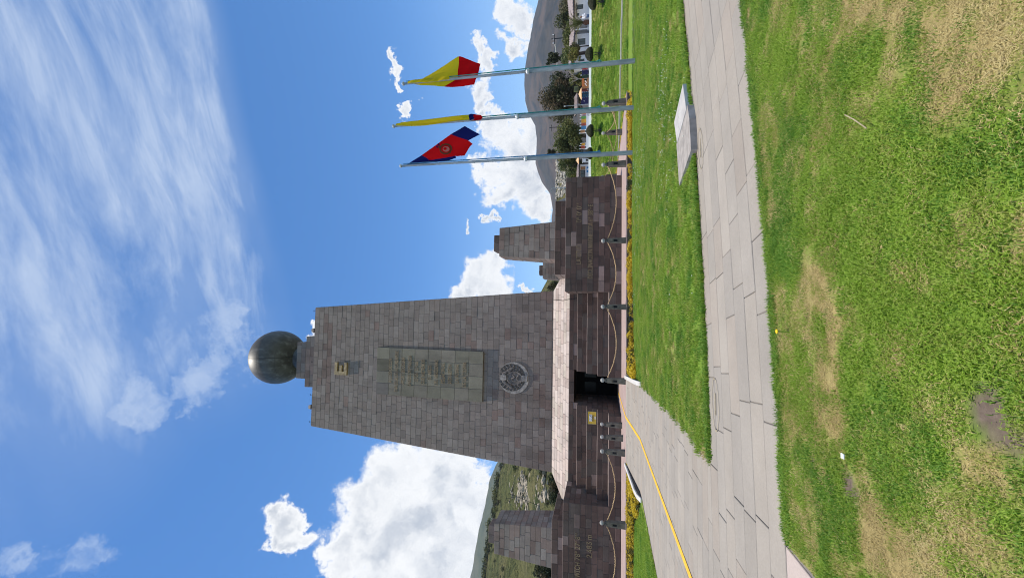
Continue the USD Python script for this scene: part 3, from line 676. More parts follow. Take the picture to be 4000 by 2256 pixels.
# worn marks on the path: pale chip, two faint chalk rings
mat('chalk', m_plain, col=(.30, .25, .16), rough=.9, var=.3, scale=20.0)
mat('white_chip', m_plain, col=(.34, .32, .30), rough=.9)
def flat_ring(cx, cy, rx, ry, w, z, n=40, ang=0.0):
    V = []
    for k in range(n):
        t = 2*math.pi*k/n; 
        for s in (0, w):
            x, y = (rx-s)*math.cos(t), (ry-s)*math.sin(t); V.append([cx+x*math.cos(ang)-y*math.sin(ang), cy+x*math.sin(ang)+y*math.cos(ang), z])
    F = [[2*k, 2*((k+1) % n), 2*((k+1) % n)+1, 2*k+1] for k in range(n)]
    F = np.array(F); return np.array(V), np.vstack([F[:, [0, 1, 2]], F[:, [0, 2, 3]]])
for cx, cy, ang in ((6.42, -26.36, .25), (3.19, -27.0, .1)):
    mk = xf_part(rg, 'chalk_mark')
    part(mk, 'ring', *flat_ring(cx, cy, .30, .14, .012, PZ+.009, ang=ang), 'chalk')
    part(mk, 'stroke', *box((cx-.12, cy-.016, PZ+.008), (cx+.13, cy+.012, PZ+.0095)), 'chalk')
# the yellow line of the equator
mat('yellow_paint', m_plain, col=(.62, .36, .03), rough=.7, var=.12, scale=9.0)
LX = lambda y: -0.39 + (y+4.87)*(-.0398)
V, F = [], []
for y in [-4.6, -13.9]+[-13.95]+list(np.linspace(-14.2, -17.5, 6))+[-17.6, -22, -26.8, -30, -36]:
    z = (-.004 if y >= -13.95 else float(rampz(y)))+.0085
    V += [[LX(y)-.055, y, z], [LX(y)+.055, y, z]]
F = np.array([[2*i, 2*i+1, 2*i+3, 2*i+2] for i in range(len(V)//2-1)])
solo('painted_line', np.array(V), np.vstack([F[:, [0, 1, 2]], F[:, [0, 2, 3]]]), 'yellow_paint', 'straight yellow line painted along the walk to the door', 'painted line', kind='structure')
# kerb walls beside the ramp
def kerb_wall(xs, label):
    prof = [(-13.86, .045), (-15.0, .0), (-16.5, -.055), (-17.2, -.08), (-17.75, -.13), (-18.1, -.22)]
    kw = thing('kerb_wall', label, 'kerb', 'kerb walls beside the ramp', loc=(xs(-16), -16, -.2))
    def run(lo, hi, inset):
        V = []
        for y, z in prof:
            xa = xs(y); V += [[xa+inset, y, lo(z)], [xa+inset, y, hi(z)], [xa+.14-inset, y, hi(z)], [xa+.14-inset, y, lo(z)]]
        F = [[4*i+k, 4*i+(k+1) % 4, 4*i+4+(k+1) % 4, 4*i+4+k] for i in range(len(prof)-1) for k in range(4)]; m = 4*(len(prof)-1)
        return np.array(V), np.array(F+[[3, 2, 1, 0], [m, m+1, m+2, m+3]])
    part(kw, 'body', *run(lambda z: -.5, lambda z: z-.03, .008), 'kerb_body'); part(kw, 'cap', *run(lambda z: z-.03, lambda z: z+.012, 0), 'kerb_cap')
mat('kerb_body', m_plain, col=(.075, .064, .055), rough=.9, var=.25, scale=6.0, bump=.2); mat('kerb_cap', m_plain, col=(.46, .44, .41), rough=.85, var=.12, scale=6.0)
kerb_wall(lambda y: xl_ramp(y)-.145, 'pale low kerb left of the ramp, its body dark concrete below the cap')
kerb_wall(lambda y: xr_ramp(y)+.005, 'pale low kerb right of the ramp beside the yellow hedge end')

# ------------------------------------------------------------------ bollards and chains
def m_bol(g): 
    p = g.add('geometry', 'position'); f = g.noise(p, 5.0, 6.0, .65); f2 = g.noise(p, 60.0, 3.0, .6)
    c = g.mix(g.smooth(f, .3, .7), (.098, .088, .070), (.172, .158, .128)); c = g.mix(g.smooth(f2, .5, .7, 0, .4), c, (.08, .08, .075))
    return principled(g, c, .95, 0, g.add('bump', 'normal', dict(strength=.3, distance=.01), height=f2), .1)
mat('bollard_stone', m_bol)
mat('ball_stone', m_plain, col=(.33, .32, .295), rough=.8, var=.25, scale=12.0, bump=.2)
mat('chain_metal', m_plain, col=(.40, .28, .15), rough=.5, metallic=.3, var=.35, scale=14.0)
def bollard_proto(name, label, group, loc, rz):
    b_ = thing(name, label, 'bollard', group)
    V = []; B0, B1, H = .118, .088, .75
    body = trimesh.Trimesh(*frustum(0, 0, -.06, H, B0, B1))
    hole = trimesh.creation.box((.105, .07, .21), trimesh.transformations.translation_matrix((0, -.105, .44)))
    bd = trimesh.boolean.difference([body, hole], engine='manifold')
    part(b_, 'body', bd.vertices, bd.faces, 'bollard_stone')
    part(b_, 'recess_shade', *box((-.046, -.074, .345), (.046, -.062, .50), .004), 'cavity')  # near-black sheet painted in for the shade inside the recess
    part(b_, 'capital', *frustum(0, 0, H+.002, H+.075, .070, .062), 'bollard_stone')
    part(b_, 'neck', *lathe([(.045, H+.075), (.032, H+.095), (.036, H+.125)], 14), 'bollard_stone', smooth=40)
    s = trimesh.creation.icosphere(3, .088).apply_translation((0, 0, H+.19)); part(b_, 'ball', s.vertices, s.faces, 'ball_stone', smooth=True)
    part(b_, 'chain_ring', *tube([(.075*math.cos(t), .075*math.sin(t), H+.04+.0*t) for t in np.linspace(0, 2*math.pi, 13)], .012, 5, False), 'dark_metal')
    return b_
BOL = [((13.38, -13.62, 0), .12, 'stone bollard at the platform corner between the two rightmost flagpoles'), ((13.45, -10.3, 0), .1, 'far stone bollard standing between the two leftmost flagpoles'),
       ((10.62, -13.72, 0), .05, 'stone bollard just left of the leftmost flagpole'), ((13.5, -3.0, 0), .1, 'small farthest stone bollard peeping out beside the lettered block'),
       ((7.30, -13.76, 0), 0, 'stone bollard standing before the lettering DECLINACION'), ((4.49, -13.78, 0), .03, 'stone bollard before the steps near the corner of the lettered block'),
       ((1.40, -13.7, 0), -.1, 'stone bollard at the right of the doorway beside the yellow hedge end'), ((-1.16, -10.75, 0), -.12, 'farthest of the three close stone bollards left of the doorway'),
       ((-1.50, -11.7, 0), -.12, 'middle one of the three close stone bollards left of the doorway'), ((-1.66, -13.3, 0), -.1, 'nearest of the three close stone bollards, at the head of the kerb'),
       ((-4.42, -13.75, 0), -.1, 'leftmost stone bollard before the block cut by the picture edge')]
b0 = bollard_proto('stone_bollard', BOL[0][2], 'bollards round the platform', None, 0)
x0_ = UsdGeom.Xform.Get(stage, b0); x0_.ClearXformOpOrder()
x0_.AddTranslateOp(UsdGeom.XformOp.PrecisionDouble, 'at').Set(Gf.Vec3d(*BOL[0][0])); x0_.AddRotateZOp(UsdGeom.XformOp.PrecisionFloat, 'turn').Set(math.degrees(BOL[0][1]))
for p_, rz, lb in BOL[1:]: copy_of(b0, 'stone_bollard', lb, 'bollard', 'bollards round the platform', p_, rz)
def chain(A, B, sag, label):
    A, B = np.array(A, float), np.array(B, float); n = int(np.linalg.norm(B-A)*1.04/.052)
    ts = np.linspace(0, 1, n+1); P = np.array([A+(B-A)*t-np.array([0, 0, 4*sag*t*(1-t)]) for t in ts]); mb = MB()
    for k in range(n):
        c0, c1 = P[k], P[k+1]; T_ = c1-c0; L_ = np.linalg.norm(T_); T_ /= L_; s = np.cross(T_, [0, 0, 1.]); s /= np.linalg.norm(s); q = np.cross(s, T_)
        if k % 2: s = q
        m = (c0+c1)/2
        mb.tube([m+T_*(L_*.68)*math.cos(t)+s*.017*math.sin(t) for t in np.linspace(0, 2*math.pi, 9)], .0078, 4, None, False)
    V, F = mb.get(); solo('chain', V, F, 'chain_metal', label, 'chain', 'chains between the bollards', smooth=50)
zc_ = .80
bp_ = [np.array(b_[0])+np.array([0, 0, zc_]) for b_ in BOL]
for i, k, sg_, lb in ((0, 2, .42, 'rusty golden chain in front of the flagpoles, nearest the lawn'), (0, 1, .38, 'rusty golden chain running back from the platform corner bollard'), (1, 3, .45, 'rusty golden chain hanging behind the leftmost flagpole'),
                      (3, 2, .30, 'rusty golden chain beside the leftmost flagpole going to the farthest bollard') if False else (2, 4, .40, 'rusty chain across the right part of the lettered block'),
                      (4, 5, .40, 'rusty chain across the left part of the lettered block'), (5, 6, .42, 'rusty chain hanging before the steps right of the doorway'), (9, 10, .40, 'rusty chain left of the doorway, from the kerb to the leftmost bollard')):
    chain(bp_[i], bp_[k], sg_, lb)
chain(bp_[10], np.array([-7.4, -13.78, zc_]), .40, 'rusty chain running off the picture edge below the lettering 78 27 8')

# ------------------------------------------------------------------ yellow notice by the door
sgn_ = thing('notice_sign', 'yellow notice with a white drawing panel left of the doorway', 'sign', loc=(-1.38, -8.66, 1.2))
mat('sign_yellow', m_plain, col=(.62, .40, .05), rough=.5, var=.06); mat('sign_white', m_plain, col=(.68, .68, .66), rough=.5, var=.04); mat('ink', m_plain, col=(.03, .03, .03), rough=.6); mat('sign_frame', m_plain, col=(.42, .37, .22), rough=.5)
X0s, X1s, Z0s, Z1s, YS = -1.70, -1.06, 1.245, 1.665, -8.665
part(sgn_, 'board', *box((X0s, YS-.02, Z0s), (X1s, YS+.015, Z1s), .004), 'sign_yellow')
mb = MB()
for lo_, hi_ in (((X0s-.012, YS-.026, Z0s-.012), (X1s+.012, YS+.016, Z0s)), ((X0s-.012, YS-.026, Z1s), (X1s+.012, YS+.016, Z1s+.012)), ((X0s-.012, YS-.026, Z0s), (X0s, YS+.016, Z1s)), ((X1s, YS-.026, Z0s), (X1s+.012, YS+.016, Z1s))): mb.box(lo_, hi_)
mb.put(sgn_, 'frame', 'sign_frame')
for x0, x1 in ((X0s+.14, X0s+.315), (X0s+.32, X0s+.50)): part(sgn_, 'white_panel', *box((x0, YS-.023, Z0s+.205), (x1, YS-.0195, Z0s+.365)), 'sign_white')
def bar(x0, z0, x1, z1, w, nm='drawing'):
    d_ = np.array([x1-x0, z1-z0]); d_ /= np.linalg.norm(d_); q = np.array([-d_[1], d_[0]])*w/2
    V = [[x+s*q[0], y, z+s*q[1]] for y in (YS-.026, YS-.022) for x, z, s in ((x0, z0, -1), (x1, z1, -1), (x1, z1, 1), (x0, z0, 1))]
    part(sgn_, nm, np.array(V), BOXF, 'ink')
bx, bz = X0s, Z0s
bar(bx+.35, bz+.225, bx+.43, bz+.30, .022); bar(bx+.43, bz+.30, bx+.46, bz+.225, .018); bar(bx+.41, bz+.32, bx+.47, bz+.35, .016); bar(bx+.46, bz+.35, bx+.485, bz+.30, .016); bar(bx+.20, bz+.225, bx+.26, bz+.225, .02); bar(bx+.22, bz+.32, bx+.24, bz+.35, .015)
for k, (x0, x1, z) in enumerate(((.15, .25, .175), (.28, .46, .175), (.14, .50, .13))):
    bar(bx+x0, bz+z, bx+x1, bz+z, .028 if k < 2 else .016, 'text_line')
part(sgn_, 'white_label', *box((bx+.26, YS-.023, bz+.02), (bx+.40, YS-.0195, bz+.07)), 'sign_white')
# ------------------------------------------------------------------ flagpoles and flags
def m_pole(g):
    p = g.add('geometry', 'position'); f = g.noise(g.add('mapping', 'vector', dict(scale=(1, 1, .35)), vector=p), 5.0, 5.0, .65)
    c = g.mix(g.smooth(f, .35, .65), (.23, .245, .255), (.34, .36, .375)); f2 = g.noise(p, 22.0, 4.0, .7)
    c = g.mix(g.smooth(f2, .60, .72, 0, .7), c, (.09, .08, .08))
    return principled(g, c, .45, .35, None, .5)
mat('pole_paint', m_pole); mat('pole_cap', m_plain, col=(.5, .52, .54), rough=.5, metallic=.3)
mat('rope_green', m_plain, col=(.05, .26, .24), rough=.7); mat('rope_blue', m_plain, col=(.07, .22, .42), rough=.7)
POLES = [((13.25, -16.9), 8.78, 3.72, 'rope_green', 'rightmost flagpole, holding the yellow and red flag'),
         ((11.85, -16.25), 9.49, 4.23, 'rope_green', 'middle flagpole, its flag hanging limp and narrow'),
         ((10.35, -15.7), 9.39, 3.97, 'rope_blue', 'leftmost flagpole, holding the blue and red flag')]
for (x, y), zt, zcol, rope, lb in POLES:
    f_ = thing('flagpole', lb, 'flagpole', 'flagpoles on the lawn edge', loc=(x, y, -.14))
    part(f_, 'lower_shaft', *tube([(x, y, -.3), (x, y, zcol)], [.085, .078], 20), 'pole_paint', smooth=40)
    part(f_, 'collar', *lathe([(.078, zcol-.02), (.10, zcol), (.10, zcol+.06), (.055, zcol+.11)], 20, (x, y, 0)), 'pole_cap', smooth=40)
    part(f_, 'upper_shaft', *tube([(x, y, zcol), (x, y, zt)], [.054, .046], 16), 'pole_paint', smooth=40)
    part(f_, 'truck', *lathe([(.05, zt), (.075, zt+.01), (.075, zt+.06), (.02, zt+.10)], 14, (x, y, 0)), 'pole_cap', smooth=40)
    sx = .085
    part(f_, 'halyard', *tube([(x+sx, y-.05, 1.15), (x+sx+.005, y-.045, 2.5), (x+sx-.005, y-.04, zcol), (x+.07, y-.04, zt-.1)], .014, 5), rope)
    part(f_, 'halyard', *tube([(x+sx+.03, y-.03, 1.15), (x+sx+.03, y-.02, zcol), (x+.09, y-.02, zt-.1)], .010, 5), rope)
    mb = MB().tube([(x+sx-.01, y-.06, 1.05), (x+sx+.02, y-.07, 1.22)], .02, 6); mb.tube([(x+sx-.03, y-.08, 1.1), (x+sx+.05, y-.06, 1.17), (x+sx-.02, y-.09, 1.19), (x+sx+.05, y-.08, 1.09)], .016, 5); mb.put(f_, 'cleat_knot', rope)
def m_cloth(g, col, trans=.5):
    p = g.add('geometry', 'position'); f = g.noise(p, 55.0, 3.0, .6)
    nm = g.add('bump', 'normal', dict(strength=.12, distance=.004), height=f)
    d = principled(g, col, .7, 0, nm, .08)
    t = g.add('translucent_bsdf', 'BSDF', dict(color=col))
    return g.add('mix_closure', 'closure', dict(fac=trans), closure1=d, closure2=t)
mat('cloth_yellow', m_cloth, col=(.74, .56, .02)); mat('cloth_red', m_cloth, col=(.60, .003, .006)); mat('cloth_blue', m_cloth, col=(.006, .011, .11)); mat('cloth_gold', m_cloth, col=(.12, .045, .02), trans=.3); mat('cloth_pale', m_cloth, col=(.50, .16, .14), trans=.3)
FR = np.array([.9985, -.0543, 0.0]); FB = np.array([.0543, .9985, 0.0])
def cloth(parent, name, poly, base, depth, mat_, edge=.07):
    """poly: (right, up) points; depth(x, z): how far the cloth stands back"""
    V, F = trimesh.creation.triangulate_polygon(sg.Polygon(poly).buffer(0), engine='earcut')
    V3 = np.c_[V, np.zeros(len(V))]; V3, F = trimesh.remesh.subdivide_to_size(V3, F, edge, max_iter=14)
    m = trimesh.Trimesh(V3, F, process=True); V3, F = np.array(m.vertices), np.array(m.faces)
    d_ = np.array([depth(a_, b_) for a_, b_ in V3[:, :2]])
    W = np.array([base[0], base[1], 0])+V3[:, :1]*FR+d_[:, None]*FB+V3[:, 1:2]*np.array([0, 0, 1.])
    return part(parent, name, W, F, mat_, smooth=True)
# right flag: yellow over red, swinging round its pole
P1 = POLES[0][0]
fl = thing('flag', 'yellow and red flag swinging round the rightmost pole', 'flag', loc=(*P1, 8.6))
def d1(x, z): return .10+.28*max(x-.1, 0)*.4+.035*math.sin(9*x+2.2*z)*min(1, (8.7-z)/1.2)+.05*math.sin(3.1*z+4*x)*min(1, (8.7-z)/2)
cloth(fl, 'yellow_band', [(.06, 8.62), (.20, 8.05), (.55, 7.35), (.91, 6.60), (.93, 6.53), (.09, 6.58), (-.19, 7.16), (-.17, 7.4), (-.09, 8.1)], P1, d1, 'cloth_yellow')
cloth(fl, 'red_band', [(.93, 6.53), (.90, 6.42), (.76, 6.05), (.56, 5.66), (.08, 5.76), (-.29, 5.86), (-.31, 6.3), (-.24, 6.85), (-.19, 7.16), (.09, 6.58)], P1, d1, 'cloth_red')
cloth(fl, 'hoist_sleeve', [(-.045, 8.6), (.05, 8.6), (.075, 8.0), (.085, 7.1), (.07, 6.85), (-.055, 6.85), (-.075, 7.6)], P1, lambda x, z: -.085+.015*math.sin(14*z+20*x)+.02*math.cos(5*z), 'cloth_yellow', .05)
# middle flag: limp, yellow with blue and red ends showing
P2 = POLES[1][0]
fl = thing('flag', 'limp yellow flag with blue and red ends on the middle pole', 'flag', loc=(*P2, 9.3))
def d2(x, z): return -.085+.03*math.sin(22*x+1.2*z)+.025*math.sin(2.5*z+8*x)
def limp(z): # outline of the bundle
    t = np.clip((9.36-z)/3.2, 0, 1); return -.03-.07*math.sin(min(1, t*1.25)*math.pi)*1.0+.03*t, .05+.13*math.sin(min(1, t*1.1)*math.pi/1.6)
zz = np.linspace(9.36, 6.22, 14)
cloth(fl, 'yellow_band', [(limp(z)[1], z) for z in zz]+[(limp(z)[0], z) for z in zz[::-1]], P2, d2, 'cloth_yellow', .05)
cloth(fl, 'inner_fold', [(limp(z)[1]*.72, z) for z in zz[1:-1]]+[(limp(z)[0]*.2, z) for z in zz[1:-1][::-1]], P2, lambda x, z: d2(x, z)-.05-.02*math.sin(18*x), 'cloth_yellow', .05)
cloth(fl, 'blue_band', [(limp(6.22)[0], 6.22), (limp(6.22)[1], 6.22), (.20, 6.12), (.17, 5.98), (.02, 6.0), (-.05, 6.1)], P2, d2, 'cloth_blue', .05)
cloth(fl, 'red_band', [(.02, 6.0), (.12, 6.04), (.17, 5.98), (.13, 5.72), (.06, 5.66), (-.06, 5.74), (-.05, 6.1)], P2, lambda x, z: d2(x, z)-.012, 'cloth_red', .05)
# left flag: blue, red with an emblem, blue
P3 = POLES[2][0]
fl = thing('flag', 'blue and red flag with a brown emblem on the leftmost pole', 'flag', loc=(*P3, 9.2))
A_, B_ = np.array([.18, 8.45]), np.array([.80, 6.62])   # the crease
def d3(x, z):
    s = ((B_-A_)[0]*(z-A_[1])-(B_-A_)[1]*(x-A_[0]))/np.linalg.norm(B_-A_)   # distance on the upper right side of the crease
    return .02+.55*max(-s, 0)*0.0+(.34*max(s, 0)-.16*max(-s, 0)) + .02*math.sin(6*x+3*z)
T0, T1, T2, T3, T4 = (.06, 9.20), (.44, 8.52), (1.28, 7.27), (1.60, 6.66), (1.12, 5.93)
BL_, BM = (.90, 6.42), (.27, 6.50)
cloth(fl, 'hoist_band', [T0, T1, (.30, 8.28), (.17, 8.12), (.22, 7.4), (.27, 6.95), (.19, 6.92), (.10, 7.2), (.05, 8.2)], P3, d3, 'cloth_blue', .06)
cloth(fl, 'red_band', [T1, T2, BL_, (.72, 6.22), (.62, 6.34), (.26, 6.56), (.25, 6.9), (.27, 6.95), (.22, 7.4), (.17, 8.12), (.30, 8.28)], P3, d3, 'cloth_red', .06)
cloth(fl, 'outer_band', [T2, T3, T4, BL_], P3, d3, 'cloth_blue', .06)
em = xf_part(fl, 'emblem')
ec = np.array([.62, 7.42]); fd = lambda k: (lambda x, z: d3(x, z)-k)
ell = lambda rx, rz, c=ec, a=-.45: [(c[0]+rx*math.cos(t)*math.cos(a)-rz*math.sin(t)*math.sin(a), c[1]+rx*math.cos(t)*math.sin(a)+rz*math.sin(t)*math.cos(a)) for t in np.linspace(0, 2*math.pi, 25)[:-1]]
cloth(em, 'wreath', [(p_[0]+.012*(-1)**i, p_[1]+.012*(-1)**i) for i, p_ in enumerate(ell(.25, .31))], P3, fd(.008), 'cloth_gold', .03)
cloth(em, 'shield', ell(.175, .235), P3, fd(.014), 'cloth_red', .03)
cloth(em, 'inner_shield', ell(.12, .17, ec+np.array([-.01, -.02])), P3, fd(.020), 'cloth_pale', .03)
cloth(em, 'inner_charge', ell(.065, .085, ec+np.array([.01, .03])), P3, fd(.026), 'cloth_red', .03)
hc = ec+np.array([.12, .29])
cloth(em, 'helmet', ell(.06, .08, hc), P3, fd(.012), 'cloth_gold', .03)
for dx, dz in ((.03, .13), (.12, .06)): cloth(em, 'plume', ell(.035, .065, hc+np.array([dx, dz]), -1.0), P3, fd(.012), 'cloth_blue', .03)
# ------------------------------------------------------------------ lawns
def fb(x, y, s, seed, o=4): return meshkit.fbm(np.stack([np.asarray(x, float)*s, np.asarray(y, float)*s, np.zeros(np.shape(x))], -1), o, seed)
def dryness(x, y):
    """0 lush .. 1 straw"""
    n = fb(x, y, 1.9, 5, 5); m = fb(x, y, .55, 9, 3)
    R_ = np.hypot(x, y)
    near = np.clip((R_-29.15)/.7, 0, 1)
    n = n+.55*(fb(x, y, 7.0, 17, 3)-.5); d = np.clip((n-.515)*4.6+(m-.5)*1.3+.30*np.clip((np.hypot(x, y)-29.5)/2.0, 0, 1), 0, 1)*(.55+.45*near)
    return d
BARE = [(3.89, -30.59, .10), (3.84, -30.66, .07), (3.33, -29.72, .07), (3.30, -29.78, .06), (3.28, -29.28, .04)]
def bare(x, y):
    out = np.zeros(np.shape(x))
    for bx_, by_, br in BARE:
        dd = np.hypot((x-bx_), (y-by_)*1.15)+.10*(fb(x, y, 9.0, 3)-.5)
        out = np.maximum(out, np.clip((br-dd)/.05+.5, 0, 1))
    return out
GREEN_S, STRAW_S, SOIL_S = np.array([.125, .200, .028]), np.array([.27, .215, .09]), np.array([.13, .10, .078])
def lawn_tint(x, y):
    d = dryness(x, y)[..., None]; b_ = bare(x, y)[..., None]
    c = GREEN_S*(1-d)+STRAW_S*d
    return c*(1-b_)+SOIL_S*b_
def m_ground(g):
    t = g.add('attribute', 'color', dict(attribute='tint')); p = g.add('geometry', 'position')
    a = g.noise(p, 34.0, 5.0, .7); b_ = g.noise(p, 7.0, 4.0, .6)
    k = g.math('multiply', g.math('multiply_add', a, 1.1, .45), g.math('multiply_add', b_, .5, .75))
    c = g.add('vector_math', 'vector', dict(math_type='scale'), vector1=t, scale=k)
    return principled(g, c, .95, 0, g.add('bump', 'normal', dict(strength=.7, distance=.02), height=a), .1)
mat('lawn_ground', m_ground)
def lawn(name, label, P, kind='structure'):
    V, F = grid_mesh(P); t = lawn_tint(V[:, 0], V[:, 1])
    n = np.cross(V[F[0][1]]-V[F[0][0]], V[F[0][2]]-V[F[0][0]])
    if n[2] < 0: F = F[:, ::-1]
    return solo(name, V, F, 'lawn_ground', label, 'lawn', kind=kind, tint=t, smooth=True)
# front lawn: from the ring path back past the camera
hz_front = lambda x, y: -.250+.02*np.clip((np.hypot(x, y)-29)/1.5, 0, 1)+.03*(fb(x, y, .8, 21, 3)-.5)*np.clip((np.hypot(x, y)-29)/.6, 0, 1)
tt = np.linspace(math.radians(5.12), math.radians(26), 190); rr_ = np.concatenate([np.linspace(28.985, 33.2, 150), np.linspace(33.3, 44, 20)])
tg, rgd = np.meshgrid(tt, rr_, indexing='ij')
xx_, yy_ = rgd*np.sin(tg), -rgd*np.cos(tg)
xx_ = np.maximum(xx_, 2.605)
lawn('front_lawn', 'patchy green lawn with dry straw spots in the foreground', np.stack([xx_, yy_, hz_front(xx_, yy_)], -1))
# lawn between the ring path and the flower bed, right of the walk
def hz_mid(x, y):
    t = np.clip((y+26.8)/11.0, 0, 1); tx = np.clip((x-2.0)/4.0, 0, 1)
    return -.251+.03*np.clip((R0-np.hypot(x, y))/.45, 0, 1)+(.02+.055*t**1.5)*tx+.03*(fb(x, y, .5, 31, 3)-.5)*np.clip((x-2.4)/1.0, 0, 1)*np.clip((R0-np.hypot(x, y))/.6, 0, 1)
xs = np.concatenate([np.linspace(2.47, 9.8, 130), np.linspace(9.95, 25.5, 60)]); ts = np.linspace(0, 1, 150)
P = np.zeros((len(xs), len(ts), 3))
for i, x in enumerate(xs):
    ya, yb = arc(x, R0)+.012, -15.58+.10*math.sin(x*1.1)-(.9*math.exp(-((x-2.0)/.9)**2))
    y = ya+(yb-ya)*ts; sh_ = np.maximum(0, 1-(x-2.47)/3.0)
    px = x+(xr_ramp(y)+.02-2.47)*sh_
    P[i] = np.stack([px, y, hz_mid(px, y)], -1)
lawn('middle_lawn', 'mown lawn between the curved path and the yellow flower bed', P)
MIDP = P
edge = P[:, -1].copy(); lowe = edge.copy(); lowe[:, 2] -= .35; lowe[:, 1] += .05
V, F = grid_mesh(np.stack([edge, lowe], 1)); solo('lawn_edge', V, F, 'soil' if 'soil' in MATS else 'lawn_ground', 'cut earth edge of the lawn along the flower bed', 'lawn edge', kind='structure', tint=SOIL_S)
# left lawn
xs = np.linspace(-14, -1.78, 70); ts = np.linspace(0, 1, 60); P = np.zeros((70, 60, 3))
for i, x in enumerate(xs):
    ya, yb = arc(x, R0)+.012, -15.9-1.9*math.exp(-((x+1.9)/1.0)**2)
    y = ya+(yb-ya)*ts; px = x+(xl_ramp(y)-.02+1.78)*np.maximum(0, 1-(-1.78-x)/2.0)
    P[i] = np.stack([px, y, -.243+.05*np.clip((-1.78-px)/2, 0, 1)+0*y], -1)
lawn('left_lawn', 'small lawn left of the paved walk', P); LEFTP = P
# ground beyond: flat field right of the platform, bank, terrace
O2, RH, FH = np.array([6.50, 9.60, 0]), np.array([.9985, -.0543, 0]), np.array([.0543, .9985, 0])
def TF(a, b, z): return O2+np.multiply.outer(a, RH)+np.multiply.outer(b, FH)+np.multiply.outer(z, [0, 0, 1.])
def bankz(b): return np.interp(b, [-60, -7.0, -6.0, -5.0, -.6, 0.0], [-.30, -.24, -.12, .25, 1.88, 1.95])
aa, bb = np.linspace(-40, 62, 140), np.concatenate([np.linspace(-46, -7.2, 40), np.linspace(-7, 0.05, 40)])
ag, bg_ = np.meshgrid(aa, bb, indexing='ij')
P = TF(ag, bg_, bankz(bg_)); P[..., 2] += .05*(fb(P[..., 0], P[..., 1], .35, 41, 3)-.5)
inside = (np.abs(P[..., 0]) < 14.4) & (P[..., 1] < 15) | (np.hypot(P[..., 0], P[..., 1]) < 27.5) & (P[..., 1] < -14)
P[..., 2] = np.where(inside | (P[..., 1] < -15.2), np.minimum(P[..., 2], -.85), P[..., 2])
P[..., 2] = np.where((P[..., 1] < -12) & (P[..., 0] > 12), np.minimum(P[..., 2], -.42), P[..., 2])
lawn('far_lawn', 'grass bank rising to the white kerb before the village', P); BANKP = P
mat('soil', m_plain, col=(.045, .034, .027), rough=.95, var=.4, scale=9.0, bump=.6)
V, F = [], []
solo('flower_bed', *grid_mesh(np.array([[[x, y, -.36+.02*math.sin(3*x)] for y in (-16.4, -15.4, -14.6, -13.75)] for x in np.linspace(-14, 16.5, 60)])), 'soil', 'dark soil bed between platform and lawn', 'flower bed', kind='structure')
# base terrain far around
mat('plain', m_plain, col=(.10, .105, .045), rough=.95, var=.35, scale=.05)
V, F = grid_mesh(np.array([[[x, y, -1.1 if abs(x) < 300 and abs(y) < 300 else -3.0] for y in np.linspace(-6000, 6000, 25)] for x in np.linspace(-6000, 6000, 25)]))
solo('ground', V, F[:, ::-1] if np.cross(V[F[0][1]]-V[F[0][0]], V[F[0][2]]-V[F[0][0]])[2] < 0 else F, 'plain', 'dry valley ground reaching to the hills', 'ground', kind='structure')
# slanting narrow path on the right
mat('path_edge', m_plain, col=(.50, .46, .42), rough=.9, var=.1)
pa, pb_ = np.array([27., -9.6]), np.array([14.0, -1.6]); dv = (pb_-pa)/np.linalg.norm(pb_-pa); nv = np.array([-dv[1], dv[0]])*.16
V = np.array([[*(q+s*nv), z] for z in (-.34, -.10) for q, s in ((pa, 1), (pa, -1), (pb_, -1), (pb_, 1))])
solo('narrow_path', V, BOXF, 'path_edge', 'narrow pale path crossing the grass beyond the flagpoles', 'path', kind='structure')

# ------------------------------------------------------------------ grass blades
def m_blade(g, c1, c2, c3, trans=.35, sc=1.3):
    p = g.add('geometry', 'position'); a = g.noise(p, sc, 4.0, .65); b_ = g.noise(p, 60.0, 2.0, .6)
    c = g.mix(g.smooth(a, .35, .68), c1, c2); c = g.mix(g.smooth(b_, .45, .75, 0, .75), c, c3)
    d = principled(g, c, .55, 0, None, .35); t = g.add('translucent_bsdf', 'BSDF', {}, color=c)
    return g.add('mix_closure', 'closure', dict(fac=trans), closure1=d, closure2=t)
mat('blade_green', m_blade, c1=(.175, .295, .020), c2=(.25, .38, .034), c3=(.35, .42, .08))
mat('blade_deep', m_blade, c1=(.085, .205, .016), c2=(.14, .28, .026), c3=(.20, .32, .055))
mat('blade_olive', m_blade, c1=(.23, .31, .035), c2=(.30, .34, .06), c3=(.42, .40, .14))
mat('blade_straw', m_blade, c1=(.40, .315, .125), c2=(.51, .42, .19), c3=(.24, .17, .075), trans=.2)
def tuft(n, rad, h, w, lean, seed):
    q = np.random.default_rng(seed); V, F = [], []
    for k in range(n):
        x, y = q.uniform(-rad, rad, 2); t = q.uniform(0, 2*math.pi); L_ = h*q.uniform(.55, 1.2); ln = lean*q.uniform(.2, 1.5); ww = w*q.uniform(.7, 1.2)
        dx, dy = math.cos(t), math.sin(t); sx_, sy_ = -dy*ww/2, dx*ww/2
        i = len(V)
        V += [[x-sx_, y-sy_, -.01], [x+sx_, y+sy_, -.01], [x-sx_*.8+dx*L_*ln*.35, y-sy_*.8+dy*L_*ln*.35, L_*.6], [x+sx_*.8+dx*L_*ln*.35, y+sy_*.8+dy*L_*ln*.35, L_*.6], [x+dx*L_*ln, y+dy*L_*ln, L_*(1-.25*ln)]]
        F += [[i, i+1, i+3], [i, i+3, i+2], [i+2, i+3, i+4]]
    return np.array(V), np.array(F)
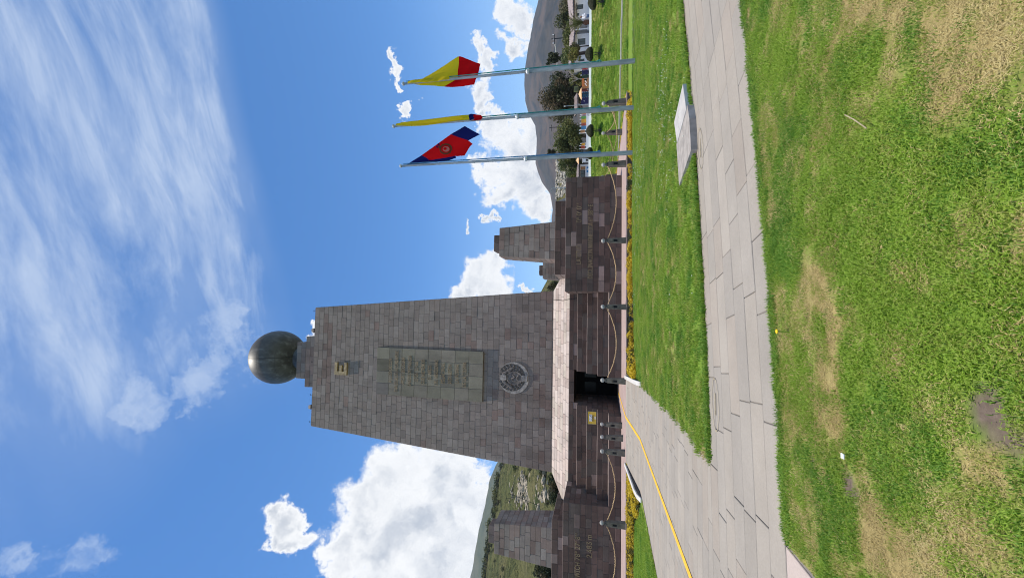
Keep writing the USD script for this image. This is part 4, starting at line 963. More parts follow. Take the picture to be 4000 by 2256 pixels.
def instancer(name, label, cat, protos, pts, idx, scale, yaw, parent=None):
    p = numbered('/World/'+name); pi = UsdGeom.PointInstancer.Define(stage, p); rel = []
    UsdGeom.Scope.Define(stage, p+'/protos')
    for k, (V, F, mt) in enumerate(protos):
        q = part(None, 'x', V, F, mt) if False else None
        path = f'{p}/protos/tuft' + (f'_{k:03d}' if k else '')
        m = UsdGeom.Mesh.Define(stage, path); m.CreatePointsAttr(Vt.Vec3fArray.FromNumpy(np.ascontiguousarray(V, np.float32)))
        m.CreateFaceVertexCountsAttr(Vt.IntArray.FromNumpy(np.full(len(F), 3, np.int32))); m.CreateFaceVertexIndicesAttr(Vt.IntArray.FromNumpy(np.ascontiguousarray(F, np.int32).ravel())); m.CreateSubdivisionSchemeAttr('none')
        UsdShade.MaterialBindingAPI.Apply(m.GetPrim()).Bind(MATS[mt]); rel.append(Sdf.Path(path))
    pi.CreatePrototypesRel().SetTargets(rel)
    pts = np.asarray(pts, float); n = len(pts)
    pi.CreatePositionsAttr(Vt.Vec3fArray.FromNumpy(np.ascontiguousarray(pts, np.float32)))
    pi.CreateProtoIndicesAttr(Vt.IntArray.FromNumpy(np.ascontiguousarray(idx, np.int32)))
    q = np.zeros((n, 4), np.float32); q[:, 0] = np.cos(yaw/2); q[:, 3] = np.sin(yaw/2)
    pi.CreateOrientationsAttr(Vt.QuathArray([Gf.Quath(float(a[0]), 0.0, 0.0, float(a[3])) for a in q]))
    sc = np.asarray(scale, float); sc = np.repeat(sc[:, None], 3, 1) if sc.ndim == 1 else sc
    pi.CreateScalesAttr(Vt.Vec3fArray.FromNumpy(np.ascontiguousarray(sc, np.float32)))
    meta(pi.GetPrim(), label, cat, None, 'stuff')
GP = []
for k, mt in enumerate(('blade_green', 'blade_green', 'blade_deep', 'blade_deep', 'blade_olive', 'blade_olive', 'blade_straw', 'blade_straw')):
    GP.append((*tuft(52, .055, .021 if k < 6 else .016, .0036, .85 if k < 6 else 2.0, 100+k), mt))
def scatter(n, sampler, zf, seed, smin, smax, deepn=.5, mixp=.16):
    q = np.random.default_rng(seed); x, y = sampler(q, n)
    d = np.clip(dryness(x, y)*1.15, 0, 1); b_ = bare(x, y); u = q.random(len(x)); m = fb(x, y, 1.9, 77, 3)
    idx = np.where(u < d*.85, np.where(q.random(len(x)) < .55+.3*d, 6, 4), np.where(m > deepn+.12*q.normal(size=len(x)), 2, 0)) + (q.random(len(x)) < .5)
    idx = np.where((idx < 4) & (q.random(len(x)) < mixp+.25*d), 4+2*(q.random(len(x)) < .22)+(q.random(len(x)) < .5), idx)
    keep = q.random(len(x)) > b_*1.1
    s = q.uniform(smin, smax, len(x))*(1-.35*d)
    pts = np.stack([x, y, zf(x, y)], -1)
    return pts[keep], idx[keep], s[keep], q.uniform(0, 2*math.pi, len(x))[keep]
def samp_front(q, n):
    R_ = np.sqrt(q.uniform(28.99**2, 33.2**2, n)); t = q.uniform(math.radians(5.15), math.radians(24), n); x, y = R_*np.sin(t), -R_*np.cos(t)
    k = (x > 2.63) & (np.hypot(x-EYE[0], y-EYE[1]) > .75); return x[k], y[k]
pts, idx, s, yw = scatter(29000, samp_front, hz_front, 1, .75, 1.35)
q = np.random.default_rng(5); n = 500       # longer fringe hanging over the path edge
t = q.uniform(math.radians(5.3), math.radians(18), n); R_ = 28.985+np.abs(q.normal(0, .035, n)); x, y = R_*np.sin(t), -R_*np.cos(t)
pts = np.vstack([pts, np.stack([x, y, hz_front(x, y)], -1)]); idx = np.r_[idx, np.where(q.random(n) < .75, 2, 0)]; s = np.r_[s, q.uniform(.7, 1.5, n)]; yw = np.r_[yw, q.uniform(0, 6.28, n)]
k = pts[:, 0] > 2.64; pts, idx, s, yw = pts[k], idx[k], s[k], yw[k]
instancer('front_grass', 'short green and straw grass blades of the foreground lawn', 'grass', GP, pts, idx, s, yw)
GP2 = [(*tuft(46, .10, .050 if k < 6 else .035, .0085, .7 if k < 6 else 1.6, 200+k), p_[2]) for k, p_ in enumerate(GP)]
def samp_mid(q, n):
    x, y = q.uniform(1.9, 17, n), -26.9+11.4*q.random(n)**1.0
    k = (x > xr_ramp(y)+.02) & (np.hypot(x, y) < R0-.01) & (y < -15.62+.10*np.sin(x*1.1)-.9*np.exp(-((x-2.0)/.9)**2)); return x[k], y[k]
pts, idx, s, yw = scatter(21000, samp_mid, hz_mid, 2, .6, 1.1, .56, .22)
idx = np.where((idx >= 6) & (np.random.default_rng(3).random(len(idx)) < .35), 4, idx)
SLABS = [sg.Polygon([(7.67, -25.69), (7.43, -24.91), (6.97, -25.17), (7.17, -25.93)]).buffer(.07), sg.Polygon([(7.22, -25.96), (6.99, -25.06), (6.24, -25.28), (6.47, -26.2), (6.96, -26.09)]).buffer(.07)]
k = ~(shapely.contains_xy(SLABS[0], pts[:, 0], pts[:, 1]) | shapely.contains_xy(SLABS[1], pts[:, 0], pts[:, 1])); pts, idx, s, yw = pts[k], idx[k], s[k], yw[k]
q = np.random.default_rng(6); n = 500; t = q.uniform(math.radians(5.3), math.radians(24), n); R_ = R0-.01-np.abs(q.normal(0, .03, n)); x, y = R_*np.sin(t), -R_*np.cos(t)
pts = np.vstack([pts, np.stack([x, y, hz_mid(x, y)], -1)]); idx = np.r_[idx, np.where(q.random(n) < .7, 2, 0)]; s = np.r_[s, q.uniform(.6, 1.1, n)]; yw = np.r_[yw, q.uniform(0, 6.28, n)]
instancer('middle_grass', 'mown grass blades of the lawn behind the path', 'grass', GP2, pts, idx, s, yw)
# small white clover heads sprinkled on the middle lawn
mat('clover_white', m_plain, col=(.55, .55, .45), rough=.8, var=.1)
ico = trimesh.creation.icosphere(0, .009).apply_translation((0, 0, .05))
q = np.random.default_rng(15); x, y = samp_mid(q, 9000); w = fb(x, y, .55, 55, 3); k = (q.random(len(x)) < np.clip((w-.54)*3, 0, .8)) & (x > 4.5); x, y = x[k], y[k]
instancer('clover_flowers', 'tiny pale clover heads scattered in the lawn', 'clover', [(ico.vertices, ico.faces, 'clover_white')], np.stack([x, y, hz_mid(x, y)], -1), np.zeros(len(x), int), q.uniform(.6, 1.2, len(x)), np.zeros(len(x)))
def samp_left(q, n):
    x, y = q.uniform(-8, -1.7, n), q.uniform(-26.5, -15.9, n)
    k = (x < xl_ramp(y)-.03) & (np.hypot(x, y) < R0) & (y < -15.95-1.9*np.exp(-((x+1.9)/1.0)**2)); return x[k], y[k]
pts, idx, s, yw = scatter(6000, samp_left, lambda x, y: -.243+.05*np.clip((-1.78-x)/2, 0, 1), 4, .7, 1.25, .6)
idx = np.where(idx >= 4, 0, idx)
instancer('left_grass', 'grass blades of the small lawn left of the walk', 'grass', GP2, pts, idx, s, yw)
GP3 = [(*tuft(40, .22, .10, .022, .6, 300+k), p_[2]) for k, p_ in enumerate(GP)]
q = np.random.default_rng(8); n = 15000; a_ = q.uniform(9, 33, n); b_ = q.uniform(-20, -.05, n); W = TF(a_, b_, bankz(b_)); W[:, 2] += .05*(fb(W[:, 0], W[:, 1], .35, 41, 3)-.5)
k = ((W[:, 0] > 14.2) | (W[:, 1] > 14.6)) & (W[:, 1] > -13.5) & ~((W[:, 1] < -11.5) & (W[:, 0] > 12)); W = W[k]; q2 = np.random.default_rng(9); dd = fb(W[:, 0], W[:, 1], .45, 61, 4)
idx = np.where(dd+.10*q2.normal(size=len(W)) > .56, 4, np.where(q2.random(len(W)) < .5, 0, 2))+(q2.random(len(W)) < .5)
instancer('bank_grass', 'grass of the far bank below the white kerb', 'grass', GP3, W, idx, q2.uniform(.6, 1.2, len(W)), q2.uniform(0, 6.28, len(W)))

# ------------------------------------------------------------------ yellow hedges in the bed
def leafball(n, rad, size, seed, flat=.75):
    q = np.random.default_rng(seed); d_ = q.normal(size=(n, 3)); d_ /= np.linalg.norm(d_, axis=1, keepdims=True); rr = rad*q.uniform(.45, 1, n)**.6
    c = d_*rr[:, None]; c[:, 2] = c[:, 2]*flat+rad*flat*.9
    u = q.normal(size=(n, 3)); u /= np.linalg.norm(u, axis=1, keepdims=True); v = np.cross(u, q.normal(size=(n, 3))); v /= np.linalg.norm(v, axis=1, keepdims=True)
    s = size*q.uniform(.6, 1.2, n)[:, None]
    V = np.stack([c-u*s, c-v*s*.5, c+u*s, c+v*s*.5], 1).reshape(-1, 3); i = np.arange(n)*4
    return V, np.vstack([np.stack([i, i+1, i+2], 1), np.stack([i, i+2, i+3], 1)])
mat('leaf_gold', m_blade, c1=(.55, .40, .02), c2=(.68, .50, .03), c3=(.32, .28, .03), trans=.3, sc=6.0)
mat('leaf_dark', m_blade, c1=(.03, .045, .012), c2=(.06, .075, .02), c3=(.10, .085, .02), trans=.25, sc=6.0)
HP = [(*leafball(90, .13, .03, 1), 'leaf_gold'), (*leafball(90, .13, .03, 2), 'leaf_gold'), (*leafball(60, .12, .026, 3), 'leaf_dark')]
def hedge(name, label, runs, seed):
    q = np.random.default_rng(seed); P, I, S = [], [], []
    for (xa, ya), (xb, yb), wd, gold, dens in runs:
        L_ = math.hypot(xb-xa, yb-ya); n = int(L_*dens*1.5)
        for k in range(n):
            t = q.random(); x = xa+(xb-xa)*t+q.normal(0, wd); y = ya+(yb-ya)*t+q.normal(0, wd); g_ = gold*(.35+1.1*float(fb(x, y, 1.3, 91)))
            P.append((x, y, -.33+q.uniform(0, .17))); I.append(q.integers(0, 2) if q.random() < g_ else 2); S.append(q.uniform(.65, 1.15))
    instancer(name, label, 'hedge', HP, P, I, S, q.uniform(0, 6.28, len(P)))
hedge('golden_hedge', 'low golden leaved hedge along the right edge of the platform', [((13.2, -14.2), (10.8, -14.2), .16, 1.0, 34), ((10.2, -14.25), (9.0, -14.25), .12, .25, 20), ((9.2, -14.2), (7.9, -14.2), .15, .95, 34), ((7.6, -14.2), (7.1, -14.2), .1, .2, 14), ((7.0, -14.2), (4.7, -14.2), .14, 1.0, 36), ((4.5, -14.25), (4.2, -14.25), .1, .1, 16), ((4.0, -14.2), (3.5, -14.2), .12, .6, 22), ((3.2, -14.2), (2.4, -14.25), .15, .85, 34), ((2.4, -14.3), (1.8, -14.5), .15, .85, 50), ((2.05, -14.5), (2.2, -16.4), .11, 1.0, 80), ((2.5, -14.6), (2.5, -16.2), .15, .25, 40)], 3)  # dark-leaved gaps by the bollards stand in for their shadows
hedge('golden_hedge', 'low golden leaved hedge left of the ramp along kerb and platform', [((-2.0, -14.2), (-9, -14.2), .13, .95, 40), ((-2.35, -14.5), (-2.0, -17.2), .09, 1.0, 70), ((-2.8, -14.9), (-8.5, -14.9), .2, .35, 40), ((-2.5, -15.0), (-2.2, -17.2), .14, .45, 50)], 4)
hedge('golden_hedge', 'far yellow flowering strip along the side of the platform', [((14.15, -12.5), (14.15, 6), .12, .8, 22)], 5)

# ------------------------------------------------------------------ stone slabs lying in the lawn, small things
mat('slab_white', m_plain, col=(.38, .36, .335), rough=.6, var=.12, scale=5.0)
mat('slab_grey', m_plain, col=(.27, .245, .22), rough=.85, var=.2, scale=7.0, bump=.25)
def kite(name, pts, z0, z1, mt, label):
    m_ = trimesh.creation.extrude_polygon(sg.Polygon(pts), 1.0); V = np.array(m_.vertices)
    top = np.array([z1(x, y) for x, y in V[:, :2]]); V[:, 2] = np.where(V[:, 2] > .5, top, z0); solo(name, V, m_.faces, mt, label, 'stone slab', 'pointed slabs in the lawn')
kite('stone_slab', [(7.67, -25.69), (7.43, -24.91), (6.97, -25.17), (7.17, -25.93)], -.30, lambda x, y: -.15, 'slab_white', 'white pointed stone slab lying in the lawn by the path, the paler of the pair')
kite('stone_slab', [(7.22, -25.96), (6.99, -25.06), (6.24, -25.28), (6.47, -26.2), (6.96, -26.09)], -.30, lambda x, y: -.16, 'slab_grey', 'grey pointed stone slab lying in the lawn by the path, the darker of the pair')
mat('paper', m_plain, col=(.72, .72, .72), rough=.7)
solo('paper_scrap', *box((3.47, -29.745, -.205), (3.495, -29.72, -.20)), 'paper', 'tiny white scrap of paper lying in the foreground grass', 'litter')
dl = thing('dandelion', 'single yellow dandelion at the edge of the path', 'flower', loc=(4.10, -29.01, -.24))
part(dl, 'stalk', *tube([(4.10, -29.01, -.25), (4.105, -29.0, -.17)], .004, 5), 'blade_green')
mat('petal', m_plain, col=(.75, .45, .01), rough=.6)
s_ = trimesh.creation.icosphere(1, .016); V = np.array(s_.vertices)*[1, 1, .4]+[4.105, -29.0, -.165]; part(dl, 'blossom', V, s_.faces, 'petal')
mat('pale_twig', m_plain, col=(.36, .29, .19), rough=.9)
solo('twig', *tube([(5.12, -30.02, -.20), (5.2, -29.94, -.19), (5.27, -29.84, -.20)], .003, 5), 'pale_twig', 'thin pale dry twig lying in the foreground grass', 'twig')
# ------------------------------------------------------------------ hills
def m_hill(g, c1, c2, c3, s1=.004, s2=.02, lo=.35, hi=.65):
    p = g.add('geometry', 'position'); a = g.noise(p, s1, 6.0, .6); b_ = g.noise(p, s2, 6.0, .65); f = g.noise(p, s2*7, 4.0, .7)
    c = g.mix(g.smooth(a, lo, hi), c1, c2); c = g.mix(g.smooth(b_, .45, .68), c, c3)
    k = g.math('multiply_add', f, .8, .6); c = g.add('vector_math', 'vector', dict(math_type='scale'), vector1=c, scale=k)
    return principled(g, c, .95, 0, g.add('bump', 'normal', dict(strength=.8, distance=20.0), height=b_), .05)
mat('hill_dark', m_hill, c1=(.050, .050, .048), c2=(.085, .066, .056), c3=(.030, .036, .040), s1=.003, s2=.009)  # cloud shade is mixed into these slope colours
mat('hill_left', m_hill, c1=(.060, .072, .038), c2=(.085, .085, .052), c3=(.045, .058, .034), s1=.003, s2=.014)
mat('hill_green', m_hill, c1=(.100, .112, .040), c2=(.165, .150, .068), c3=(.055, .070, .028), s1=.03, s2=.12)
def ridge_hill(name, label, ridge, b_far, b_near, mt, amp, seed, steps=44, expo=1.35, z_near=-1.5, sub=7, back=1.5):
    A_ = np.array([q[0] for q in ridge], float); H_ = np.array([q[1] for q in ridge], float); o = np.argsort(A_); A_, H_ = A_[o], H_[o]
    a_ = np.linspace(A_[0], A_[-1], len(A_)*sub); h_ = np.interp(a_, A_, H_)
    P = []
    for s in np.linspace(0, 1.35, steps):
        if s <= 1: b_ = b_near+(b_far-b_near)*s; z = z_near+(h_-z_near)*s**expo
        else: b_ = b_far+(b_far-b_near)*(s-1)*back; z = h_*(1-2.2*(s-1))
        sc = (b_+42)/(b_far+42); aa_ = a_*max(sc, .10); W = TF(aa_, np.full_like(aa_, b_), z)
        n_ = fb(W[:, 0], W[:, 1], 1/(abs(b_far)*.10), seed, 5)-.5
        W[:, 2] += n_*amp*math.sin(math.pi*min(1, s)**.8)*(1 if s < 1 else .6) + (fb(W[:, 0], W[:, 1], 1/(abs(b_far)*.03), seed+4, 4)-.5)*amp*.30*min(1, s*3)*(1 if s < .9 else .35)
        P.append(W)
    V, F = grid_mesh(np.array(P)); n = np.cross(V[F[0][1]]-V[F[0][0]], V[F[0][2]]-V[F[0][0]])
    if n[2] < 0: F = F[:, ::-1]
    solo(name, V, F, mt, label, 'hill', kind='structure', smooth=True)
RR = [(2600, 120), (2300, 210), (1950, 300), (1634, 357.8), (1522, 385), (1407, 405.4), (1323, 422.4), (1229, 435.5), (1146, 435), (1070, 430.7), (1007, 412), (925, 373), (853, 362.7), (773, 362.3), (714, 368), (682, 360.4), (600, 331.4), (537, 285.5), (447, 269), (379, 273), (250, 250), (120, 240), (-60, 235), (-300, 200), (-500, 150)]
ridge_hill('dark_hill', 'dark hazy mountain ridge behind the village on the right', RR, 2358, 330, 'hill_dark', 110, 5)
LRG = [(-300, 240), (-480, 330), (-700, 420), (-837, 477), (-931, 551), (-997, 586), (-1097, 632), (-1156, 643), (-1248, 658), (-1324, 672), (-1405, 695), (-1494, 712), (-1597, 730), (-1688, 747), (-1900, 770), (-2400, 760)]
ridge_hill('left_hill', 'far wooded mountain slope left of the tower', LRG, 2358, 420, 'hill_left', 110, 8)
NLR = [(60, 4), (28, 10), (9, 31), (-2, 37), (-40, 50), (-80, 57), (-109, 60), (-116, 63), (-123, 63.7), (-134, 64.9), (-142, 65.8), (-147, 68), (-158, 68.9), (-169, 70.4), (-181, 71.6), (-230, 74), (-320, 70)]
ridge_hill('green_hillside', 'near grassy hillside with scattered bushes left of the tower', NLR, 218, 24, 'hill_green', 7, 12, expo=1.0, z_near=3.0)

# ------------------------------------------------------------------ foliage
def m_leaf(g):
    t = g.add('attribute', 'color', dict(attribute='tint')); d = principled(g, t, .6, 0, None, .3); tr = g.add('translucent_bsdf', 'BSDF', {}, color=t)
    return g.add('mix_closure', 'closure', dict(fac=.3), closure1=d, closure2=tr)
mat('leaf', m_leaf)
mat('bark', m_plain, col=(.10, .08, .065), rough=.95, var=.35, scale=5.0, bump=.4)
def crown(cs, n, size, pal, seed, up=.25):
    """leaf-sized faces spread through clumps; cs: (centre, radii) list"""
    q = np.random.default_rng(seed); V, T_ = [], []; vol = np.array([np.prod(c_[1]) for c_ in cs])**.7; cnt = (n*vol/vol.sum()).astype(int)+1
    for (ctr, rad), m in zip(cs, cnt):
        d_ = q.normal(size=(m, 3)); d_ /= np.linalg.norm(d_, axis=1, keepdims=True); rr = q.uniform(.2, 1, m)**.45
        c = np.asarray(ctr)+d_*rr[:, None]*np.asarray(rad)
        u = q.normal(size=(m, 3)); u /= np.linalg.norm(u, axis=1, keepdims=True); v = np.cross(u, q.normal(size=(m, 3))); v /= np.linalg.norm(v, axis=1, keepdims=True)
        s = size*q.uniform(.55, 1.3, m)[:, None]
        V.append(np.stack([c-u*s, c-v*s*.6, c+u*s, c+v*s*.6], 1).reshape(-1, 3))
        base_ = np.array(pal[q.integers(len(pal))]); col = base_*(.75+.5*q.random((m, 1))); T_.append(np.repeat(col, 4, 0))
    V, T_ = np.vstack(V), np.vstack(T_); i = np.arange(len(V)//4)*4
    return V, np.vstack([np.stack([i, i+1, i+2], 1), np.stack([i, i+2, i+3], 1)]), T_
def clumps(ctr, R_, n, seed, frac=.42):
    q = np.random.default_rng(seed); out = []
    for k in range(n):
        d_ = q.normal(size=3); d_ /= np.linalg.norm(d_); r_ = q.uniform(.25, .85); c = np.asarray(ctr)+d_*r_*np.asarray(R_); f = frac*q.uniform(.6, 1.15)
        out.append((c, np.asarray(R_)*f*np.array([1, 1, .85])+.05))
    return out
def tree(name, label, cat, base_, ctr, R_, n, size, pal, seed, nclump=26, trunk=.18, group=None, frac=.36, limbs=6):
    base_, ctr = np.asarray(base_, float), np.asarray(ctr, float)
    t = thing(name, label, cat, group, loc=base_); q = np.random.default_rng(seed+1)
    mb = MB().tube([base_, base_*.6+ctr*.4+[q.normal(0, .1), 0, 0], ctr+[0, 0, R_[2]*.2]], [trunk, trunk*.7, trunk*.25], 8)
    for k in range(limbs):
        e = ctr+q.uniform(-.75, .75, 3)*np.asarray(R_); s = base_*.45+ctr*.55
        mb.tube([s, (s+e)/2+[0, 0, .2*R_[2]], e], [trunk*.45, trunk*.28, trunk*.08], 6)
    mb.put(t, 'trunk', 'bark', smooth=50)
    V, F, T_ = crown(clumps(ctr, R_, nclump, seed, frac), n, size, pal, seed)
    part(t, 'crown', V, F, 'leaf', tint=T_)
    return t
OLV = [(.10, .105, .045), (.125, .12, .06), (.08, .09, .04), (.14, .125, .07)]
DKG = [(.045, .055, .022), (.06, .065, .028), (.035, .045, .02), (.085, .07, .035)]
BRN = [(.075, .075, .03), (.10, .08, .04), (.055, .06, .025), (.12, .09, .05)]
YGR = [(.15, .16, .035), (.19, .18, .05), (.11, .13, .03), (.17, .15, .05)]
MID = [(.10, .12, .035), (.13, .14, .04), (.075, .095, .03), (.15, .15, .05)]
def at(a, b, z): return TF(np.float64(a), np.float64(b), np.float64(z))
GZ = 1.98
def bush(label, a, b, z0, z1, wa, pal, seed, n=2600, size=.13, group=None, wb=None, ncl=22, name='bush', cat='bush'):
    ctr = at(a, b, (z0+z1)/2); return tree(name, label, cat, at(a, b, min(GZ, z0)), ctr, (wa, wb or wa*.8, (z1-z0)/2), n, size, pal, seed, ncl, .10, group, .40, 4)
# trees behind the kerb
tree('large_tree', 'large dark brownish tree between the two right flagpoles', 'tree', at(24.6, 14, GZ), at(24.7, 14.5, 6.2), (3.1, 2.8, 3.3), 11000, .13, BRN, 21, 44, .30)
tree('large_tree', 'dark tree mass filling in beside the rightmost flagpole', 'tree', at(27.4, 16, GZ), at(27.3, 16, 5.6), (2.0, 2.2, 3.4), 6000, .13, DKG, 22, 26, .25)
tree('round_tree', 'sunlit bright green tree right of the leftmost flagpole', 'tree', at(18.2, 10, GZ), at(18.4, 10.4, 5.0), (2.3, 2.0, 2.4), 9000, .115, MID, 23, 38, .25)
tree('round_tree', 'green tree leaning behind the leftmost flagpole', 'tree', at(16.0, 11, GZ), at(15.6, 11.4, 4.9), (1.5, 1.4, 1.8), 4200, .11, MID, 24, 22, .18)
bush('dark undergrowth bush under the large brown tree', 25.6, 12.5, 2.0, 4.3, 2.4, DKG, 25, 4200, .12)
bush('yellow green bush below the large tree by the bare sapling', 25.0, 9.4, 3.0, 4.9, .75, YGR, 26, 1300, .10)
bush('tall olive bush behind the white house at the right edge', 46.0, 28, 3.5, 8.4, 3.4, OLV, 27, 4600, .17)
bush('olive bush top left of the white house roof', 43.2, 28, 3.5, 8.9, 2.6, OLV, 28, 4200, .17)
bush('dense green bush behind the small grey house', 38.6, 24, 3.5, 7.4, 2.6, MID, 29, 4200, .16)
bush('dense green bush left of the small grey house roof', 35.4, 24, 3.5, 7.5, 2.4, MID, 30, 4000, .16)
bush('light green bush before the small grey house, right of the flagpole', 27.3, 8, 3.1, 5.2, .95, YGR, 31, 2400, .10)
bush('greyish green bush at the wall of the small grey house', 28.3, 8.6, 3.4, 4.9, .6, OLV, 32, 1300, .09)
bush('green bush above the tiled café roof beside the lettered block', 14.9, 13, 2.5, 5.2, 1.2, YGR, 33, 2600, .10)
bush('olive bush at the foot of the rocky slope', 15.6, 16, 2.5, 5.9, 1.6, OLV, 34, 2600, .12)
tree('conifer', 'dark spiky conifer rising behind the rightmost flagpole', 'tree', at(40.4, 33, 3), at(40.4, 33, 9.2), (1.1, 1.0, 1.9), 1800, .16, DKG, 35, 16, .12)
tree('conifer', 'thin dark conifer behind the green tree by the leftmost flagpole', 'tree', at(25.2, 38, 3), at(25.2, 38, 10.2), (.95, .9, 1.1), 1500, .17, DKG, 36, 14, .12)
# sapling with bare limbs
sp_ = thing('bare_sapling', 'pale bare forked sapling under the large tree', 'tree', loc=at(24.35, 8, GZ)); mb = MB(); q = np.random.default_rng(4)
mb.tube([at(24.25, 8, GZ), at(24.28, 8, 3.9)], [.05, .04], 6)
for da, z in ((.55, 5.0), (.2, 4.75), (-.25, 4.8), (-.5, 4.6), (.85, 4.75)): mb.tube([at(24.28, 8, 3.6), at(24.28+da*.5, 8, 4.2), at(24.28+da, 8+q.normal(0, .2), z)], [.032, .022, .008], 5)
mat('pale_bark', m_plain, col=(.30, .27, .23), rough=.9, var=.2); mb.put(sp_, 'limbs', 'pale_bark', smooth=50)
# small bushes and trees left of the tower
bush('dark green bushes low between tower and left turret', -28.8, 18, 5.0, 8.9, 2.0, DKG, 37, 4500, .14)
bush('dark bush low between tower and left turret beside the band', -26.9, 18, 5.0, 8.3, 1.5, DKG, 47, 2800, .14)
bush('dark bush at the picture edge beside the left turret', -39.6, 18, 6.0, 10.6, 1.9, DKG, 38, 3600, .15)
bush('lighter bush above the block at the picture edge', -41.5, 20, 6.0, 9.8, 1.5, OLV, 39, 2400, .15)
bush('grey green bush between the tower and the small far turret', .5, 18, 5.5, 8.8, 1.0, OLV, 40, 2400, .11)
q = np.random.default_rng(77); k = 0
for i in range(150):      # bushes dotting the near hillside
    a_ = q.uniform(-185, -35); b_ = q.uniform(50, 212); s = (b_-24)/(218-24); sc = (b_+42)/260.
    hz = 3.0+(np.interp(a_/sc, [p_[0] for p_ in NLR][::-1], [p_[1] for p_ in NLR][::-1])-3.0)*s
    wd = q.uniform(.8, 2.2)*(1.5 if b_ > 190 else 1); W = TF(np.float64(a_), np.float64(b_), np.float64(hz))
    if -185 < a_/sc < -95: k += 1
    P_ = None
HB = []
for sd in range(4):
    V, F, T_ = crown(clumps((0, 0, .8), (1.0, 1.0, .9), 9, 500+sd, .5), 260, .17, [OLV, DKG, MID, OLV][sd], 510+sd); HB.append((V, F, T_))
def hill_z(a_, b_): 
    s = (b_-24)/(218-24); sc = (b_+42)/260.; return 3.0+(np.interp(a_/sc, [p_[0] for p_ in NLR][::-1], [p_[1] for p_ in NLR][::-1])-3.0)*s
hb0 = []
for sd in range(4):
    lab = ['olive bush growing on the green hillside', 'dark bush growing on the green hillside', 'green bush growing on the green hillside', 'pale olive bush growing on the green hillside'][sd]
    t_ = thing('hillside_bush', lab, 'bush', ['olive', 'dark', 'green', 'pale olive'][sd]+' bushes on the near hillside'); part(t_, 'crown', HB[sd][0], HB[sd][1], 'leaf', tint=HB[sd][2]); part(t_, 'stem', *tube([(0, 0, -.8), (0, 0, .8)], [.12, .06], 5), 'bark')
    hb0.append((t_, lab)); 
first = [True]*4
for cnt in range(34):
    b_ = q.uniform(30, 200); sc = (b_+42)/260.; a_ = q.uniform(-190, -96)*sc; sd = int(q.integers(0, 4)); s_ = q.uniform(.45, 1.1)*(1+.004*b_)
    W = TF(np.float64(a_), np.float64(b_), np.float64(hill_z(a_, b_)-.3))
    if first[sd]:
        x_ = UsdGeom.Xform.Get(stage, hb0[sd][0]); x_.ClearXformOpOrder(); x_.AddTranslateOp(UsdGeom.XformOp.PrecisionDouble, 'at').Set(Gf.Vec3d(*map(float, W))); x_.AddRotateZOp(UsdGeom.XformOp.PrecisionFloat, 'turn').Set(0.0); x_.AddScaleOp(UsdGeom.XformOp.PrecisionFloat, 'size').Set(Gf.Vec3f(s_)); first[sd] = False
    else: copy_of(hb0[sd][0], 'hillside_bush', hb0[sd][1], 'bush', ['olive', 'dark', 'green', 'pale olive'][sd]+' bushes on the near hillside', W, q.uniform(0, 6.28), s_)
# the dark tree line along the top of the near hillside reads as one mass; low scrub and stones on the slope
mb = MB()
for k in range(150):
    b_ = q.uniform(203, 217); sc = (b_+42)/260.; a_ = q.uniform(-230, -92)*sc; s_ = q.uniform(.9, 2.3)*np.array([1.3, 1.2, 1.0]); V, F, T_ = HB[1+k % 2]
    sel = np.arange(0, len(F)//2, 2); n4 = np.repeat(sel*4, 4)+np.tile(np.arange(4), len(sel)); VV = V[n4]*s_+TF(np.float64(a_), np.float64(b_), np.float64(hill_z(a_, b_)-.4)); i = np.arange(len(sel))*4
    mb.add(VV, np.vstack([np.stack([i, i+1, i+2], 1), np.stack([i, i+2, i+3], 1)]), T_[n4]*.8)
V, F = mb.get(); solo('tree_line', V, F, 'leaf', 'dark far tree line along the top of the green hillside', 'trees', kind='stuff', tint=np.vstack(mb.t))
mb = MB()
for k in range(900):
    b_ = q.uniform(28, 200); sc = (b_+42)/260.; a_ = q.uniform(-200, -92)*sc; s_ = q.uniform(.25, .6)*(1+.006*b_)*np.array([1.5, 1.5, .8]); V, F, T_ = HB[k % 4]
    sel = np.arange(0, len(F)//2, 14); n4 = np.repeat(sel*4, 4)+np.tile(np.arange(4), len(sel)); VV = V[n4]*s_+TF(np.float64(a_), np.float64(b_), np.float64(hill_z(a_, b_)-.25)); i = np.arange(len(sel))*4
    mb.add(VV, np.vstack([np.stack([i, i+1, i+2], 1), np.stack([i, i+2, i+3], 1)]), T_[n4])
V, F = mb.get(); solo('scrub', V, F, 'leaf', 'low scrub covering the green hillside', 'scrub', kind='stuff', tint=np.vstack(mb.t))
mat('hill_rock', m_plain, col=(.30, .255, .19), rough=.95, var=.35, scale=.8, bump=.5)
mb = MB()
for k in range(150):
    b_ = 92+q.normal(0, 16); sc = (b_+42)/260.; a_ = (-124+q.normal(0, 5)+q.normal(0, 2.5))*sc; s_ = trimesh.creation.icosphere(1, 1.0); V = np.array(s_.vertices)*(1+.25*q.normal(size=(len(s_.vertices), 1)))*q.uniform(.25, .9)*[1.5, 1.2, .6]+TF(np.float64(a_), np.float64(b_), np.float64(hill_z(a_, b_))); mb.add(V, s_.faces)
V, F = mb.get(); solo('hillside_rocks', V, F, 'hill_rock', 'pale rocks strewn over the middle of the green hillside', 'rocks', kind='stuff')

